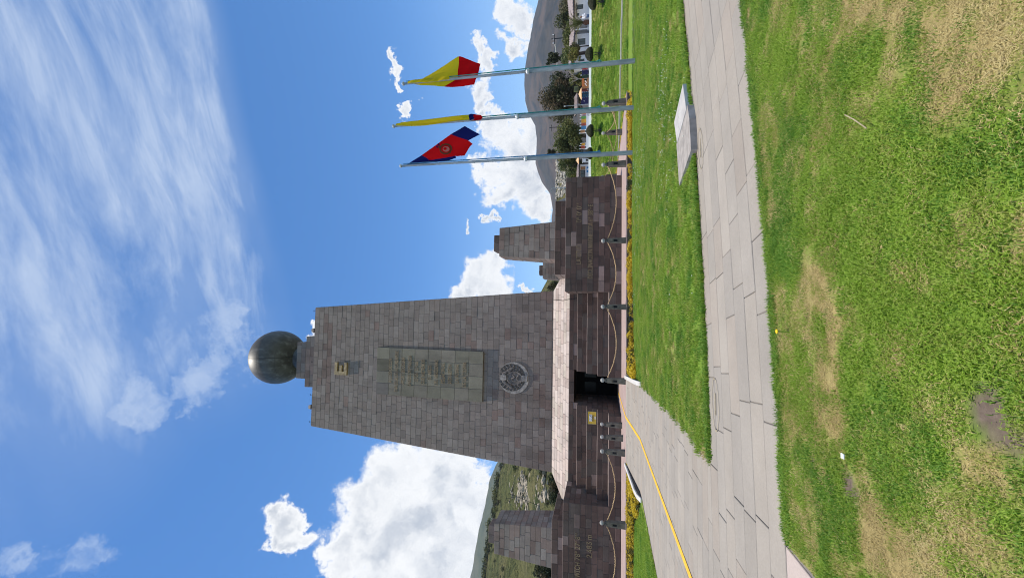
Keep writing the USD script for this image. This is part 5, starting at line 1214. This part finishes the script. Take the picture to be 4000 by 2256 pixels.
# ------------------------------------------------------------------ terrace and village
mat('terrace_paving', m_plain, col=(.28, .25, .235), rough=.9, var=.2, scale=.8)
solo('terrace', *box((0, 0, 0), (1, 1, 1)), 'terrace_paving', 'paved terrace of the village above the grass bank', 'terrace', kind='structure') if False else None
V = TF(np.array([8., 70, 70, 8, 8, 70, 70, 8]), np.array([.3, .3, 60, 60, .3, .3, 60, 60]), np.array([1.0]*4+[1.97]*4)); solo('terrace', V, BOXF, 'terrace_paving', 'paved village terrace above the grass bank', 'terrace', kind='structure')
def tbox(mb, a0, a1, b0, b1, z0, z1):
    V = TF(np.array([a0, a1, a1, a0]*2, float), np.array([b0, b0, b1, b1]*2, float), np.array([z0]*4+[z1]*4, float)); mb.add(V, BOXF); return mb
def tb(parent, name, a0, a1, b0, b1, z0, z1, mt, **kw):
    V, F = tbox(MB(), a0, a1, b0, b1, z0, z1).get(); return part(parent, name, V, F, mt, **kw)
kw_ = thing('white_kerb', 'long low white wall along the top of the grass bank', 'wall', loc=at(20, 0, 1.95))
mat('white_paint', m_plain, col=(.82, .83, .80), rough=.8, var=.05, scale=1.0)
u = 9.5
while u < 46: part(kw_, 'wall_section', TF(np.array([u, u+5.98, u+5.98, u]*2), np.array([-.16, -.16, .30, .30, 0., 0., .26, .26]), np.array([1.6]*4+[2.225]*4)), BOXF, 'white_paint'); u += 6
mat('house_white', m_plain, col=(.80, .79, .74), rough=.9, var=.08, scale=.8); mat('house_grey', m_plain, col=(.72, .73, .70), rough=.9, var=.08, scale=.8)
def m_tile(g):
    p = g.add('geometry', 'position'); f = g.noise(p, 9.0, 5.0, .7); f2 = g.noise(p, 2.0, 4.0, .6)
    c = g.mix(g.smooth(f2, .35, .65), (.21, .165, .155), (.27, .225, .215)); c = g.mix(g.smooth(f, .5, .7, 0, .7), c, (.36, .34, .32)); return principled(g, c, .9)
mat('roof_tile', m_tile); mat('wood_dark', m_plain, col=(.035, .024, .018), rough=.8); mat('wood_cream', m_plain, col=(.45, .38, .28), rough=.8)
def window(parent, a0, a1, b, z0, z1, hood=False):
    w = tb(parent, 'window', a0, a1, b-.02, b+.05, z0, z1, 'wood_dark'); p = stage.GetPrimAtPath(w); LOC[w] = LOC[parent]
    n = 2 if a1-a0 > .5 else 1
    for i in range(n): tb(w, 'pane', a0+.04+(a1-a0-.04)*i/n, a0+(a1-a0-.04)*(i+1)/n, b-.035, b-.022, z0+.05, z1-.05, 'dark_glass')
    if hood: tb(w, 'hood', a0-.15, a1+.12, b-.28, b, z1, z1+.07, 'wood_dark')
def roof_quad(parent, pts, th=.12, rows=6, name='roof', cols=12):
    """sloping tiled roof: pts = eave left, eave right, ridge right, ridge left, with raised tile rolls as its children"""
    P = np.array(pts, float); n = np.cross(P[1]-P[0], P[3]-P[0]); n /= np.linalg.norm(n); n = n if n[2] > 0 else -n
    rp_ = part(parent, name, np.vstack([P-n*th, P]), BOXF, 'roof_tile'); LOC[rp_] = LOC[parent]; mb = MB()
    for i in range(cols+1):
        s = i/cols; a_, b_ = P[0]+(P[1]-P[0])*s, P[3]+(P[2]-P[3])*s; mb.tube([a_+n*.01, b_+n*.01], .06, 6)
    V, F = mb.get(); part(rp_, 'tile_rolls', V, F, 'roof_tile', kind='stuff')
    return rp_
# white house at the right edge
hA = thing('white_house', 'white house with tiled roof and hooded windows at the right edge', 'house', loc=at(37, 14, GZ))
tb(hA, 'wall', 34.3, 42.5, 13, 20, 1.9, 4.62, 'house_white')
roof_quad(hA, [at(33.7, 12.0, 4.50), at(43, 12.0, 4.85), at(43, 16.2, 6.0), at(36.4, 16.2, 5.30)], cols=22)
roof_quad(hA, [at(33.7, 20.5, 4.6), at(33.7, 12.0, 4.52), at(36.4, 16.2, 5.30), at(36.4, 17.5, 5.32)], cols=10)
tb(hA, 'fascia', 33.7, 43, 11.95, 12.05, 4.38, 4.52, 'wood_dark'); tb(hA, 'eaves_beam', 34.1, 43, 12.7, 13.02, 4.40, 4.55, 'wood_cream')
window(hA, 35.56, 36.13, 13, 3.36, 4.12, True); window(hA, 34.74, 35.06, 13, 3.84, 4.10, True); window(hA, 37.6, 38.3, 13, 3.36, 4.12, True)
# small grey-white house
hB = thing('grey_house', 'small pale grey house with hipped tiled roof and open shop bay', 'house', loc=at(31, 15, GZ))
tb(hB, 'wall', 28.4, 33.0, 14, 19, 1.9, 4.55, 'house_grey'); tb(hB, 'rear_wall', 33.0, 36.4, 18.5, 19, 1.9, 4.4, 'cavity')  # rear wall coloured near-black to stand in for the dim bay interior
roof_quad(hB, [at(28.0, 13.2, 5.0), at(33.1, 13.2, 4.45), at(34.3, 16.4, 5.28), at(30.4, 16.4, 5.40)], cols=12); roof_quad(hB, [at(33.1, 13.2, 4.45), at(36.0, 13.6, 4.5), at(36.0, 16.4, 4.75), at(34.0, 16.4, 5.28)], cols=6)
tb(hB, 'fascia', 28.1, 33.1, 13.15, 13.24, 4.36, 4.44, 'wood_dark')
window(hB, 31.57, 32.37, 14, 3.10, 4.03); window(hB, 29.45, 29.73, 14, 3.21, 3.9)
tb(hB, 'door', 30.26, 30.63, 13.95, 14.05, 1.98, 4.08, 'wood_dark')
tb(hB, 'porch_post', 33.2, 33.32, 13.4, 13.52, 1.9, 4.4, 'house_white'); tb(hB, 'porch_beam', 33.3, 33.9, 13.42, 13.50, 3.75, 3.86, 'house_white'); tb(hB, 'shop_counter', 33.5, 35.8, 14.2, 14.7, 1.9, 2.85, 'house_grey')
# palm
pm = thing('palm_tree', 'bushy palm with arching fronds between the two white houses', 'palm', loc=at(30.15, 7, GZ))
mat('palm_trunk', m_plain, col=(.12, .06, .035), rough=.95, var=.4, scale=8.0, bump=.5); V, F = lathe([(.26, 0), (.24, .5), (.28, .9), (.12, 1.15)], 12, at(30.1, 7, GZ)); part(pm, 'trunk', V, F, 'palm_trunk')
q = np.random.default_rng(12); PG = [(.085, .10, .028), (.065, .085, .022), (.13, .13, .045), (.16, .155, .07)]
for k in range(24):
    az = q.uniform(0, 2*math.pi); el = q.uniform(.75, 1.45); L_ = q.uniform(2.0, 2.9); t_ = np.linspace(0, 1, 9); out = np.cos(el)*t_*L_+.25*t_**2; zz_ = np.sin(el)*t_*L_-.55*L_*t_**2.6*(1.5-el*.7)
    C_ = at(30.15, 7, 3.0)+np.outer(out*math.cos(az), RH)+np.outer(out*math.sin(az), FH)+np.outer(zz_, [0, 0, 1.]); mb = MB(); col = np.array(PG[q.integers(4)])
    mb.tube(C_, np.linspace(.022, .006, 9), 4, col)
    sd = -math.sin(az)*RH+math.cos(az)*FH
    for j in range(1, 9):
        for f_ in (0, .33, .66):
            if j == 8 and f_: continue
            c_ = C_[j] if not f_ else C_[j]*(1-f_)+C_[min(8, j+1)]*f_; T_ = C_[min(8, j+1)]-C_[j-1]; T_ /= np.linalg.norm(T_); ll = .55*(1-.5*abs(t_[j]-.4)/.6)
            for sg_ in (-1, 1):
                e = c_+sg_*sd*ll*.55+T_*ll*.8+np.array([0, 0, -.10*ll]); w = T_*.022
                mb.add(np.array([c_-w, c_+w, e]), np.array([[0, 1, 2]]), col*q.uniform(.8, 1.25))
    V, F = mb.get(); part(pm, 'frond', V, F, 'leaf', tint=np.vstack(mb.t))
# topiaries on the bank
def topiary_proto(lb):
    t = thing('topiary', lb, 'topiary', 'clipped trees on the grass bank'); q = np.random.default_rng(31)
    prof = [(.02, .62), (.38, .60), (.56, .72), (.58, .86), (.46, 1.05), (.26, 1.20), (.06, 1.27), (0, 1.28)]
    V, F = lathe(prof, 22); V = V+.035*(np.stack([meshkit.fbm(V*4+k*9, 3, k) for k in range(3)], -1)-.5); cr = part(t, 'crown', V, F, 'topi_core', smooth=True)
    n = 4200; s = trimesh.Trimesh(V, np.vstack([F[:, [0, 1, 2]], F[:, [0, 2, 3]]])); pts, fi = trimesh.sample.sample_surface(s, n, seed=3); u = q.normal(size=(n, 3)); u /= np.linalg.norm(u, axis=1, keepdims=True); v = np.cross(u, q.normal(size=(n, 3))); v /= np.linalg.norm(v, axis=1, keepdims=True); sz = .030*q.uniform(.6, 1.3, (n, 1)); pts = pts+.02*q.normal(size=(n, 3))
    VV = np.stack([pts-u*sz, pts-v*sz*.6, pts+u*sz, pts+v*sz*.6], 1).reshape(-1, 3); i = np.arange(n)*4; col = np.array([.075, .075, .042])*(.6+.8*q.random((n, 1)))
    part(cr, 'leaves', VV, np.vstack([np.stack([i, i+1, i+2], 1), np.stack([i, i+2, i+3], 1)]), 'leaf', tint=np.repeat(col, 4, 0), kind='stuff')
    for k in range(4):
        a_ = k*1.6+.3; part(t, 'trunk', *tube([(.05*math.cos(a_), .05*math.sin(a_), -.4), (.12*math.cos(a_), .12*math.sin(a_), .35), (.24*math.cos(a_), .24*math.sin(a_), .68)], [.035, .03, .022], 6), 'bark', smooth=50)
    return t
mat('topi_core', m_plain, col=(.03, .034, .018), rough=.95, var=.3, scale=8.0)
TP = [((25.35, -3.5), 1.0, 'clipped round tree at the right picture edge before the white house'), ((21.2, -2.75), .98, 'clipped flat topped tree just right of the rightmost flagpole'), ((14.22, -2.9), .92, 'clipped flat topped tree between the middle and leftmost flagpoles'), ((12.3, -2.6), .88, 'clipped tree hidden half behind the leftmost flagpole')]
tp0 = None
for (a_, b_), s_, lb in TP:
    W = at(a_, b_, float(bankz(b_))+.16)
    if tp0 is None:
        tp0 = topiary_proto(lb); x_ = UsdGeom.Xform.Get(stage, tp0); x_.ClearXformOpOrder(); x_.AddTranslateOp(UsdGeom.XformOp.PrecisionDouble, 'at').Set(Gf.Vec3d(*map(float, W))); x_.AddRotateZOp(UsdGeom.XformOp.PrecisionFloat, 'turn').Set(20.0); x_.AddScaleOp(UsdGeom.XformOp.PrecisionFloat, 'size').Set(Gf.Vec3f(s_))
    else: copy_of(tp0, 'topiary', lb, 'topiary', 'clipped trees on the grass bank', W, a_*1.7, s_)
# lamps and utility poles
gl = thing('garden_lamp', 'thin dark garden lamp with a wire globe on the bank', 'lamp', loc=at(14.26, -6.5, .1))
part(gl, 'post', *tube([at(14.26, -6.5, -.1), at(14.26, -6.5, 1.93)], .022, 6), 'dark_metal'); mb = MB()
for k in range(4): 
    a_ = k*math.pi/4; mb.tube([at(14.26+.12*math.cos(t)*math.cos(a_), -6.5+.12*math.cos(t)*math.sin(a_), 2.05+.12*math.sin(t)) for t in np.linspace(0, 2*math.pi, 17)], .008, 4, None, False)
mb.tube([at(14.26+.12*math.cos(t), -6.5+.12*math.sin(t), 2.05) for t in np.linspace(0, 2*math.pi, 17)], .008, 4, None, False); mb.put(gl, 'wire_globe', 'dark_metal')
mat('galvanised', m_plain, col=(.34, .36, .34), rough=.5, metallic=.4)
sl = thing('street_lamp', 'grey lamp post on the terrace beside the middle flagpole', 'lamp', loc=at(19.56, 4, GZ))
part(sl, 'post', *tube([at(19.56, 4, GZ), at(19.56, 4, 4.8)], [.05, .035], 8), 'galvanised', smooth=50); part(sl, 'lamp_head', *lathe([(.04, 4.76), (.09, 4.82), (.085, 4.92), (.02, 4.97)], 12, at(19.56, 4, 0)), 'galvanised', smooth=40)
sl = thing('street_lamp', 'black lamp standing in front of the bright green tree', 'lamp', loc=at(15.98, 4, GZ))
part(sl, 'post', *tube([at(15.98, 8.2, GZ), at(15.98, 8.2, 5.75)], [.04, .03], 8), 'dark_metal'); part(sl, 'lamp_head', *lathe([(.03, 5.75), (.10, 5.82), (.10, 5.92), (.02, 6.0)], 10, at(15.98, 8.2, 0)), 'dark_metal')
sl = thing('street_lamp', 'tall lamp post on the rocky slope above the lettered block', 'lamp', loc=at(28.3, 78, 9))
part(sl, 'post', *tube([at(28.3, 78, 8), at(28.3, 78, 14.6)], [.12, .08], 8), 'galvanised'); part(sl, 'arm', *tube([at(28.3, 78, 14.5), at(27.9, 78, 14.75), at(27.5, 78, 14.72)], .06, 6), 'galvanised'); V, F = tbox(MB(), 27.1, 27.6, 77.9, 78.1, 14.62, 14.78).get(); part(sl, 'lamp_head', V, F, 'galvanised')
up = thing('utility_pole', 'dark utility pole with crossarm against the mountain', 'utility pole', loc=at(64.3, 68, 2))
part(up, 'pole', *tube([at(64.2, 68, 2), at(64.35, 68, 13.7)], [.16, .11], 8), 'dark_metal'); V, F = tbox(MB(), 63.0, 65.5, 67.9, 68.1, 12.78, 12.96).get(); part(up, 'crossarm', V, F, 'dark_metal')
mat('insulator', m_plain, col=(.6, .6, .6), rough=.4)
for k in (-1.05, 1.1, 0): part(up, 'insulator', *lathe([(.06, 0), (.1, .15), (.06, .45), (.02, .5)], 8, at(64.3+k, 68, 12.96)), 'insulator')
for k in (-6.5, -2.2): part(up, 'wire', *tube([at(64.3, 68, 12.9), at(60.+k*2, 80, 12.2), at(40+k*3, 110, 12.6)], .03, 4), 'galvanised')
up = thing('utility_pole', 'small utility pole against the mountain right of the bright green tree', 'utility pole', loc=at(34.0, 48, 2))
part(up, 'pole', *tube([at(34.0, 48, 2), at(34.0, 48, 11.7)], [.12, .08], 8), 'dark_metal'); V, F = tbox(MB(), 33.3, 34.6, 47.95, 48.05, 11.2, 11.3).get(); part(up, 'crossarm', V, F, 'dark_metal')
up = thing('utility_pole', 'thin leaning pole with wires beside the left turret', 'utility pole', loc=at(-31.0, 20, 8))
part(up, 'wire', *tube([at(-30.2, 20, 14.2), at(-30.6, 20, 12.8), at(-31.3, 20, 10.5), at(-31.6, 20, 9.5)], .035, 5), 'dark_metal'); part(up, 'wire', *tube([at(-30.6, 20, 12.8), at(-31.0, 20, 14.6)], .025, 5), 'dark_metal')
# café things behind the kerb
for nm, col in (('paint_red', (.42, .03, .025)), ('paint_navy', (.022, .022, .075)), ('paint_green', (.025, .06, .035)), ('paint_orange', (.55, .17, .05)), ('paint_lime', (.10, .30, .05)), ('paint_amber', (.62, .30, .02)), ('paint_brick', (.33, .06, .03)), ('paint_blue', (.03, .17, .33)), ('paint_maroon', (.11, .022, .02)), ('paint_teal', (.02, .075, .13)), ('canvas', (.62, .38, .20)), ('wood_kiosk', (.38, .19, .08)), ('board_olive', (.20, .21, .08)), ('mauve', (.30, .18, .24))): mat(nm, m_plain, col=col, rough=.75, var=.12, scale=5.0)
def slat_screen(name, label, a0, a1, b, z0, z1, mt, cat='screen', n=5, group=None):
    t = thing(name, label, cat, group, loc=at((a0+a1)/2, b, z0)); 
    for i in range(n):
        za, zb_ = z0+(z1-z0)*i/n, z0+(z1-z0)*(i+.82)/n; tb(t, 'slat', a0, a1, b, b+.04, za, zb_, mt)
    for x_ in (a0, a1): tb(t, 'post', x_-.03, x_+.03, b+.04, b+.09, GZ, z1+.16, 'white_paint')
    return t
slat_screen('slatted_screen', 'orange slatted screen just left of the middle flagpole', 18.95, 19.25, 5, 2.65, 3.15, 'paint_orange'); slat_screen('slatted_screen', 'mauve slatted screen between the orange and the green one', 18.78, 18.92, 5, 2.65, 3.05, 'mauve')
slat_screen('slatted_screen', 'green slatted screen in the coloured café row', 18.45, 18.75, 5, 2.64, 3.17, 'paint_lime'); slat_screen('slatted_screen', 'yellow slatted screen in the coloured café row', 18.03, 18.43, 5, 2.64, 3.17, 'paint_amber')
slat_screen('slatted_screen', 'red slatted screen in the coloured café row', 17.73, 18.0, 5, 2.64, 3.17, 'paint_brick'); slat_screen('slatted_screen', 'bright blue slatted screen in the coloured café row', 17.33, 17.7, 5, 2.64, 3.17, 'paint_blue')
slat_screen('slatted_screen', 'brown orange slatted screen under the bright green tree', 16.95, 17.26, 5, 2.79, 3.25, 'wood_kiosk'); slat_screen('slatted_screen', 'red slatted screen beside the leftmost flagpole', 15.24, 15.57, 5, 2.76, 3.2, 'paint_brick'); slat_screen('slatted_screen', 'amber slatted screen behind the clipped tree by the leftmost flagpole', 15.62, 15.85, 5.1, 2.76, 3.12, 'paint_amber')
pl_ = thing('plinth_wall', 'white plinth under the coloured slatted screens', 'wall', loc=at(18, 5, GZ)); tb(pl_, 'wall', 15.2, 19.35, 4.8, 5.2, 1.9, 2.62, 'white_paint')
slat_screen('market_stall_front', 'red striped stall front right of the rightmost flagpole foot', 25.30, 25.7, 8, 2.6, 3.23, 'paint_red', 'stall'); slat_screen('market_stall_front', 'navy striped stall front under the dark tree', 24.72, 25.26, 8, 2.5, 3.26, 'paint_navy', 'stall'); slat_screen('market_stall_front', 'dark green striped stall front under the dark tree', 24.28, 24.70, 8, 2.5, 3.26, 'paint_green', 'stall')
kk_ = thing('kiosk', 'orange wooden kiosk with pale goods under the dark tree', 'kiosk', loc=at(23.3, 7, GZ))
tb(kk_, 'back_panel', 22.91, 23.76, 7.5, 7.55, 1.98, 3.2, 'wood_kiosk'); tb(kk_, 'counter', 22.91, 23.76, 6.9, 7.5, 1.98, 2.62, 'wood_kiosk'); tb(kk_, 'header', 22.9, 23.77, 6.88, 6.95, 2.95, 3.2, 'paint_orange')
for k in range(6): V, F = lathe([(.03, 0), (.06, .03), (.05, .10), (.02, .14)], 8, at(23.0+.11*k, 7.1, 2.62+.06*(k % 3))); part(kk_, 'goods', V, F, 'insulator')
sb = thing('sign_board', 'olive notice board with dark lettering under the large tree', 'sign', loc=at(23.6, 9, 2)); tb(sb, 'board', 23.27, 23.92, 9, 9.06, 3.7, 4.22, 'board_olive')
for k in range(3): tb(sb, 'text_line', 23.38, 23.80, 8.985, 9, 3.80+.13*k, 3.86+.13*k, 'ink')
for x_ in (23.3, 23.88): tb(sb, 'post', x_-.03, x_+.03, 9.06, 9.1, 1.98, 4.2, 'wood_dark')
st_ = thing('market_stall_front', 'maroon stall left of the orange kiosk', 'stall', loc=at(23.2, 8, GZ)); tb(st_, 'panel', 22.98, 23.41, 8, 8.5, 1.98, 3.29, 'paint_maroon'); tb(st_, 'shelf', 22.9, 23.3, 7.7, 8.0, 2.6, 2.66, 'wood_cream')
slat_screen('market_stall_front', 'teal stall front under the right peach umbrella', 22.10, 22.74, 8, 2.5, 3.21, 'paint_teal', 'stall', 3)
st_ = thing('market_stall_front', 'navy stall front left of the right peach umbrella', 'stall', loc=at(21.7, 8, GZ)); tb(st_, 'panel', 21.30, 22.08, 8.0, 8.06, 1.98, 3.32, 'paint_navy'); V = TF(np.array([21.60, 21.72, 21.70, 21.62]), np.full(4, 7.99), np.array([2.86, 2.98, 3.06, 2.92])); part(st_, 'emblem', V, np.array([[0, 1, 2], [0, 2, 3]]), 'white_paint')
tr_ = thing('tiled_canopy', 'strip of grey roof tiles over the stalls right of the middle flagpole', 'canopy', loc=at(22.5, 11, GZ)); roof_quad(tr_, [at(21.5, 10.6, 3.90), at(23.8, 10.6, 3.90), at(23.8, 11.6, 4.28), at(21.5, 11.6, 4.28)], cols=14)
for x_ in (21.7, 23.6): tb(tr_, 'post', x_-.05, x_+.05, 10.9, 11.0, 1.98, 3.95, 'wood_dark')
def umbrella(a_, b_, z0, z1, r_, label):
    u_ = thing('umbrella', label, 'umbrella', loc=at(a_, b_, GZ)); V, F = lathe([(r_, z0), (r_*.72, z0+(z1-z0)*.42), (r_*.38, z0+(z1-z0)*.76), (.03, z1)], 10, at(a_, b_, 0)); part(u_, 'canopy', V, F, 'canvas'); V, F = lathe([(.03, z1-.01), (.035, z1+.05), (.0, z1+.08)], 8, at(a_, b_, 0)); part(u_, 'finial', V, F, 'canvas'); part(u_, 'pole', *tube([at(a_, b_, GZ), at(a_, b_, z1)], .025, 6), 'wood_dark')
umbrella(21.62, 6, 3.18, 3.50, .66, 'right peach umbrella beside the middle flagpole'); umbrella(14.0, 5, 3.40, 3.68, .46, 'left peach umbrella beside the lettered block')
tbx = thing('table', 'white table below the left peach umbrella', 'table', loc=at(13.6, 4, GZ)); tb(tbx, 'top', 13.42, 13.82, 3.8, 4.2, 2.92, 2.97, 'white_paint')
for x_ in (13.46, 13.76): tb(tbx, 'leg', x_-.02, x_+.02, 3.85, 3.9, 1.98, 2.92, 'white_paint')
tb(tbx, 'front_panel', 13.45, 13.79, 3.84, 3.85, 2.62, 2.92, 'white_paint')
hC = thing('cafe_house', 'grey café with tiled roof and dark window beside the lettered block', 'house', loc=at(14.2, 10, GZ))
tb(hC, 'wall', 12.2, 14.95, 10, 14, 1.9, 3.56, 'house_grey'); roof_quad(hC, [at(12.1, 9.6, 3.62), at(15.05, 9.6, 3.62), at(15.05, 11.4, 3.95), at(12.1, 11.4, 3.95)], cols=16); tb(hC, 'fascia', 12.1, 15.05, 9.55, 9.62, 3.50, 3.60, 'wood_dark')
window(hC, 13.4, 14.27, 10, 2.89, 3.45); tb(hC, 'shutter', 14.32, 14.69, 9.95, 10.02, 2.89, 3.41, 'wood_kiosk'); tb(hC, 'post', 14.90, 14.98, 9.6, 9.68, 1.9, 3.5, 'wood_dark')
po = thing('poster', 'blue and white picture panel on the café wall', 'poster', loc=at(14.1, 9.5, 2.4)); tb(po, 'panel', 13.82, 14.5, 9.40, 9.46, 2.45, 2.78, 'paint_blue'); tb(po, 'white_edge', 13.82, 14.5, 9.385, 9.40, 2.74, 2.79, 'white_paint'); tb(po, 'white_patch', 14.1, 14.25, 9.385, 9.40, 2.5, 2.62, 'white_paint'); tb(po, 'leg', 14.1, 14.2, 9.46, 9.5, 1.98, 2.5, 'wood_dark')
# rocky slope above the café
mat('rock', m_plain, col=(.36, .325, .265), rough=.95, var=.4, scale=1.2, bump=.6)
rs = thing('rocky_slope', 'pale rubble slope rising above the café roof', 'slope', kind='structure')
q = np.random.default_rng(19); V, F = grid_mesh(np.array([[at(a_, 96+14*s, 8.0+8.5*s+.8*(float(fb(a_, s*9, .5, 14))-.5)) for a_ in np.linspace(31, 47, 40)] for s in np.linspace(0, 1, 16)])); part(rs, 'slope_face', V, F, 'hill_green')
mb = MB()
for k in range(420):
    s = q.random(); a_ = q.uniform(32, 46.5); s_ = trimesh.creation.icosphere(1, 1.0); V = np.array(s_.vertices)*(1+.25*q.normal(size=(len(s_.vertices), 1)))*q.uniform(.18, .55)*[1.2, 1, .8]+at(a_, 96+14*s-.2, 8.1+8.5*s); mb.add(V, s_.faces)
mb.put(rs, 'rubble', 'rock', kind='stuff')
# person in white by the corner of the white house
mat('skin', m_plain, col=(.33, .19, .13), rough=.6, var=.08); mat('shirt_white', m_plain, col=(.68, .68, .70), rough=.85, var=.06); mat('jeans', m_plain, col=(.12, .18, .28), rough=.9, var=.15); mat('hair', m_plain, col=(.05, .04, .035), rough=.7)
import manifold3d as m3
def body(joints, bones, edge=.03):
    parts_ = []
    for a_, b_ in bones:
        ss = [m3.Manifold.sphere(joints[k][1], 16).translate([float(c) for c in joints[k][0]]) for k in (a_, b_)]
        parts_.append(m3.Manifold.batch_hull(ss))
    m_ = m3.Manifold.batch_boolean(parts_, m3.OpType.Add).refine_to_length(edge).to_mesh(); t_ = trimesh.Trimesh(m_.vert_properties[:, :3], m_.tri_verts); trimesh.smoothing.filter_taubin(t_, iterations=12); return t_
pe = thing('person', 'person in a white top and blue jeans standing at the corner of the white house', 'person', loc=at(32.05, 9, GZ))
def pj(x, y, z): return at(32.05+x, 9+y, GZ+z)*1.0
J = dict(pel=(pj(0, 0, .80), .13), che=(pj(.02, 0, 1.12), .145), nk=(pj(.03, 0, 1.30), .055), hd=(pj(-.02, -.03, 1.45), .085), hd2=(pj(-.02, -.01, 1.50), .09), sl=(pj(.18, 0, 1.24), .06), sr=(pj(-.15, 0, 1.24), .06), el=(pj(.24, -.1, 1.0), .045), er=(pj(-.24, -.12, 1.02), .045), wl=(pj(.10, -.24, .98), .033), wr=(pj(-.12, -.26, 1.0), .033), hl=(pj(.08, .0, .76), .10), hr=(pj(-.08, 0, .76), .10), kl=(pj(.09, -.02, .42), .06), kr=(pj(-.09, .0, .42), .06), al=(pj(.09, .02, .08), .042), ar=(pj(-.09, .02, .08), .042), tl=(pj(.10, -.12, .03), .035), tr=(pj(-.10, -.12, .03), .035))
bd = body(J, [('pel', 'che'), ('che', 'nk'), ('nk', 'hd'), ('hd', 'hd2'), ('che', 'sl'), ('che', 'sr'), ('sl', 'el'), ('sr', 'er'), ('el', 'wl'), ('er', 'wr'), ('pel', 'hl'), ('pel', 'hr'), ('hl', 'kl'), ('hr', 'kr'), ('kl', 'al'), ('kr', 'ar'), ('al', 'tl'), ('ar', 'tr')]); part(pe, 'body', bd.vertices, bd.faces, 'skin', smooth=True)
J2 = {k: (v[0], v[1]+.015) for k, v in J.items()}
for nm, bones, mt in (('shirt', [('pel', 'che'), ('che', 'sl'), ('che', 'sr'), ('sl', 'el'), ('sr', 'er'), ('el', 'wl'), ('er', 'wr')], 'shirt_white'), ('trousers', [('pel', 'hl'), ('pel', 'hr'), ('hl', 'kl'), ('hr', 'kr'), ('kl', 'al'), ('kr', 'ar')], 'jeans')): b_ = body(J2, bones); part(pe, nm, b_.vertices, b_.faces, mt, smooth=True)
b_ = body(dict(a=(pj(-.02, .02, 1.52), .10), b=(pj(-.01, .06, 1.42), .07)), [('a', 'b')]); part(pe, 'hair', b_.vertices, b_.faces, 'hair', smooth=True)
# ------------------------------------------------------------------ haze over the valley
HD = 0.00006
MATS['air'] = usdkit.material(stage, '/World/Looks/air', {'v': ('principled_volume', {'color': (0.72, 0.82, 0.95), 'density': HD, 'anisotropy': 0.2})}, [], volume='v.volume')
solo('haze', *box((-3500, -300, -6.0), (3500, 2900, 800.0)), 'air', 'thin bluish haze in the valley air', 'haze', kind='stuff')
